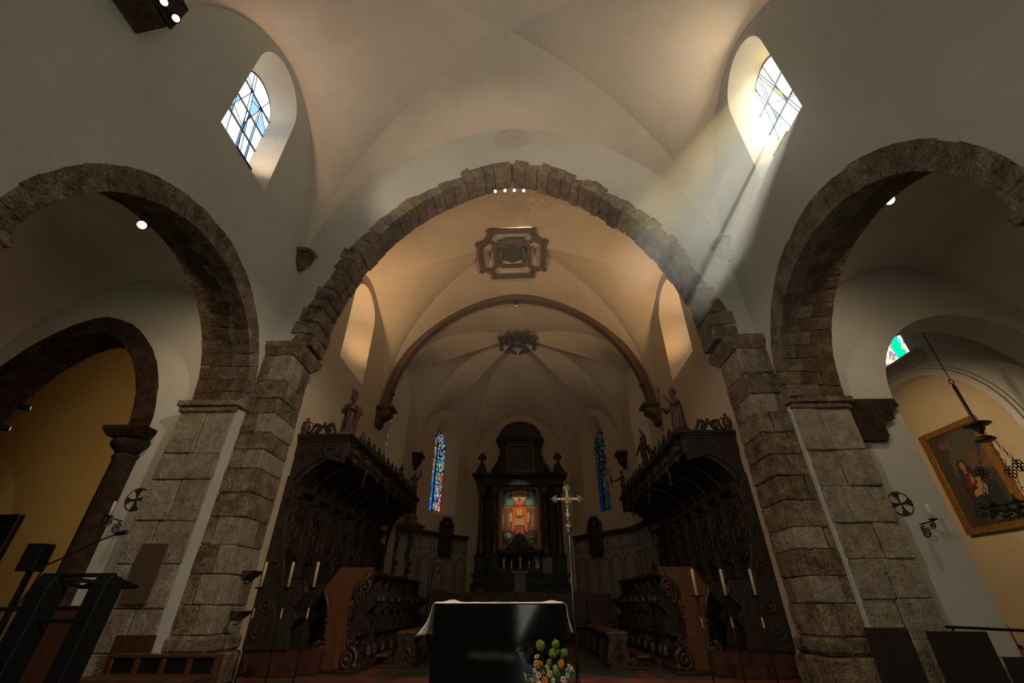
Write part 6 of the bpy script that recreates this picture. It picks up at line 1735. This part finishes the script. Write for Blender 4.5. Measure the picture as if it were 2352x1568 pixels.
# bracket boxes on the choir pier flank
for i, (z, w) in enumerate(((1.36, .16), (.80, .2))):
    sb = empty('music_bracket', (-4.32, 8.0, z), ('upper small grey steel tray fixed to the pier flank behind the candles', 'lower small grey steel tray fixed to the pier flank behind the candles')[i], 'tray')
    m_ = MB(); m_.add([(-4.38, 7.75, z + .12), (-4.18, 7.75, z + .12), (-4.36, 7.75, z), (-4.38, 8.1, z + .12), (-4.18, 8.1, z + .12), (-4.36, 8.1, z)], [(0, 2, 1), (3, 4, 5), (0, 1, 4, 3), (1, 2, 5, 4), (0, 3, 5, 2)]); part(m_, 'tray', M['steel'], sb)
    m_ = MB(); m_.tube([(-4.20, 7.8, z + .02), (-4.28, 7.85, z - .06), (-4.38, 7.9, z - .05)], .008, 5); part(m_, 'hook', M['iron'], sb)
# niche on the chapel wall
nc = empty('wall_niche', (10.9, 12.1, .2), 'small rounded wall niche with a red lamp low on the chapel wall', 'niche')
m_ = MB(); m_.prism(opening(12.1, .30, .26, .52, .24, 12), lambda u, v, d: (10.945 - d, u, v), 0, .02); part(m_, 'hollow', M['stucco'], nc)
m_ = MB(); m_.box(10.78, 10.95, 11.72, 12.5, .20, .26); part(m_, 'shelf', M['screen_wood'], nc)
m_ = MB(); m_.lathe([(.05, .26), (.055, .40), (.04, .46)], (10.86, 12.0, 0), 10); part(m_, 'red_glass', plain('red_glass', (.30, .03, .02), .25), nc, smooth=True)

# gilt framed painting of a mother with child
pt = empty('painting', (10.93, 10.75, 2.5), 'gilt framed oil painting of a kneeling mother with an infant', 'painting')
FP = lambda u, v, d: (10.93 + d, 11.44 - u, 2.56 + v)
PW, PH = 1.36, 2.16
frame4(pt, 'frame', 0, PW, 0, PH, .13, FP, .10, M['frame_gold']); frame4(pt, 'inner_frame', .02, PW - .02, .02, PH - .02, .05, FP, .06, M['gold'])
pp = [((.060, .050, .030), [(0, 0), (PW, 0), (PW, PH), (0, PH)], 0), ((.085, .080, .050), [(.25, 1.15), (PW, 1.0), (PW, PH), (.55, PH)], 1), ((.15, .085, .035), [(.55, 1.0), (PW, 1.05), (PW, 1.5), (.8, 1.62)], 2), ((.10, .085, .045), [(.35, .95), (.75, 1.0), (.85, 1.65), (.5, 1.85), (.3, 1.5)], 2),
      ((.055, .040, .035), [(.6, .92), (PW, .88), (PW, 1.12), (.85, 1.22)], 3), ((.09, .055, .035), ell(.38, 1.92, .22, .14), 2), ((.17, .09, .05), ell(.33, 1.90, .08, .09), 3), ((.16, .08, .045), ell(.48, 1.88, .08, .10), 3), ((.13, .07, .04), [(.5, 1.9), (.62, 2.06), (.56, 1.86)], 3),
      ((.022, .032, .032), [(.25, .25), (.95, .12), (1.15, .40), (1.12, .85), (.85, .95), (.62, .80), (.40, .62)], 4), ((.050, .026, .018), [(.34, .62), (.62, .62), (.84, .95), (.74, 1.28), (.56, 1.42), (.42, 1.30), (.36, 1.0)], 5), ((.16, .020, .014), [(.45, .82), (.66, .86), (.70, 1.12), (.58, 1.20), (.48, 1.10)], 6),
      ((.060, .030, .016), ell(.56, 1.36, .115, .135), 7), ((.34, .18, .10), ell(.585, 1.32, .072, .10), 8), ((.28, .15, .085), [(.54, 1.15), (.62, 1.15), (.62, 1.26), (.55, 1.26)], 7), ((.36, .20, .11), [(.60, .92), (.66, .90), (.70, 1.00), (.655, 1.12), (.625, 1.06)], 8),
      ((.40, .25, .12), ell(.80, .80, .10, .14), 8), ((.40, .24, .12), ell(.80, 1.00, .072, .075), 9), ((.40, .25, .12), [(.52, .62), (.78, .66), (.86, .62), (.84, .76), (.70, .80), (.54, .74)], 8), ((.36, .22, .11), [(.72, .9), (.66, .84), (.69, .80), (.78, .84)], 9),
      ((.12, .07, .045), [(.7, .08), (1.2, .05), (1.25, .2), (.85, .22)], 5), ((.05, .03, .02), ell(.80, 1.05, .06, .04), 10)]
for k in range(7): pp.append(((.16, .10, .06), [(.74 + .06 * k, .10), (.76 + .06 * k, .10), (.80 + .055 * k, .19), (.79 + .055 * k, .19)], 6))
picture(pt, pp, FP, .004)

# chandelier in the chapel arch
ch = empty('chandelier', (9.62, 8.8, 6.0), 'black wrought iron chandelier on a long rod before the madonna painting', 'chandelier')
cx_, cy_ = 9.62, 8.8; ztop = cz(8.8)
m_ = MB(); m_.lathe([(.07, ztop - .06), (.08, ztop - .02), (.03, ztop + .02)], (cx_, cy_, 0), 10); part(m_, 'ceiling_hook', M['iron'], ch)
m_ = MB(); m_.tube([(cx_, cy_, ztop - .04), (cx_, cy_, 5.22)], .009, 6); part(m_, 'wire', M['iron'], ch)
m_ = MB(); m_.tube(ring_path([(cx_ + .05 * math.cos(2*PI*k/12), cy_, 5.18 + .05 * math.sin(2*PI*k/12)) for k in range(12)]), .010, 5, False); part(m_, 'ring', M['iron'], ch)
m_ = MB(); m_.tube([(cx_, cy_, 5.12), (cx_, cy_, 5.06), (cx_, cy_, 4.26)], [.02, .032, .030], 8); part(m_, 'rod', M['iron'], ch)
m_ = MB(); m_.lathe([(.03, 4.26), (.12, 4.25), (.24, 4.20), (.20, 4.17), (.10, 4.14), (.09, 4.08), (.05, 4.04), (.03, 4.0)], (cx_, cy_, 0), 16); part(m_, 'upper_dish', M['iron'], ch, smooth=True)
m_ = MB(); m_.tube([(cx_, cy_, 4.02), (cx_, cy_, 3.94)], .012, 6); m_.lathe([(.02, 3.96), (.10, 3.94), (.17, 3.88), (.15, 3.85), (.02, 3.86)], (cx_, cy_, 0), 16); part(m_, 'lower_dish', M['iron'], ch, smooth=True)
for k in range(3):
    a = 2 * PI * k / 3 + .5; p0 = Vector((cx_ + .14 * math.cos(a), cy_ + .14 * math.sin(a), 3.86)); p1 = Vector((cx_ + .52 * math.cos(a), cy_ + .52 * math.sin(a), 2.62))
    m_ = MB(); n = 14
    for i in range(n):
        c = p0.lerp(p1, (i + .5) / n); d = (p1 - p0).normalized(); t = d.orthogonal().normalized() if i % 2 else d.cross(d.orthogonal()).normalized()
        m_.tube(ring_path([c + d * .055 * math.cos(q * PI / 5) + t * .022 * math.sin(q * PI / 5) for q in range(10)]), .006, 4, False)
    part(m_, 'chain', M['iron'], ch)
    c = p0.lerp(p1, .48); m_ = MB()
    for q in range(6):
        aa = q * PI / 3; m_.tube(ring_path([(c.x + .075 * math.cos(aa) + .045 * math.cos(w * PI / 4), c.y, c.z + .075 * math.sin(aa) + .045 * math.sin(w * PI / 4)) for w in range(8)]), .011, 4, False)
    part(m_, 'rosette', M['iron'], ch)
m_ = MB(); m_.tube(ring_path([(cx_ + .54 * math.cos(2*PI*k/28), cy_ + .54 * math.sin(2*PI*k/28), 2.60) for k in range(28)]), .028, 6, False); part(m_, 'hoop', M['iron'], ch)
for k in range(10):
    a = 2 * PI * k / 10; x, y = cx_ + .58 * math.cos(a), cy_ + .58 * math.sin(a)
    m_ = MB(); scroll(m_, lambda u, v: (cx_ + (.58 + u) * math.cos(a), cy_ + (.58 + u) * math.sin(a), 2.56 + v), (.05, -.06), .09, PI/2, -1, .012, 1.6)
    m_.lathe([(.012, 2.60), (.05, 2.63), (.05, 2.64), (.012, 2.64)], (x, y, 0), 8); m_.tube([(x, y, 2.62), (x, y, 2.74)], .016, 6)
    for q in range(3): m_.ball((cx_ + .52 * math.cos(a + .1 * q), cy_ + .52 * math.sin(a + .1 * q), 2.54 - .03 * q), .05, .05, .035, 6)
    part(m_, 'candle_arm', M['iron'], ch)
m_ = MB(); m_.lathe([(.02, 2.62), (.10, 2.56), (.16, 2.46), (.08, 2.38), (.01, 2.30)], (cx_, cy_, 0), 12); part(m_, 'basket', M['iron'], ch, smooth=True)
for k in range(4):
    a = PI / 2 * k + .3; m_ = MB(); m_.tube([(cx_ + .1 * math.cos(a), cy_ + .1 * math.sin(a), 2.45), (cx_ + .3 * math.cos(a), cy_ + .3 * math.sin(a), 2.42), (cx_ + .54 * math.cos(a), cy_ + .54 * math.sin(a), 2.58)], .014, 5); part(m_, 'spoke', M['iron'], ch, smooth=True)

# ================================================================= HAZE in the nave bay (makes the sun shafts visible)
hz = MB(); hz.box(-1.8, 4.9, 2.0, 7.44, 3.4, 11.3)
hm = bpy.data.materials.new('dusty_air'); hm.use_nodes = True
hn = hm.node_tree; hn.nodes.remove(hn.nodes['Principled BSDF'])
vs_ = hn.nodes.new('ShaderNodeVolumeScatter'); vs_.inputs['Color'].default_value = (1.0, 0.99, 0.94, 1); vs_.inputs['Density'].default_value = 0.0145; vs_.inputs['Anisotropy'].default_value = 0.0
hn.links.new(vs_.outputs[0], hn.nodes['Material Output'].inputs['Volume'])
tag(hz.build('haze', hm), 'faint dusty air lit by the sun shafts in the nave', 'haze', kind='stuff')
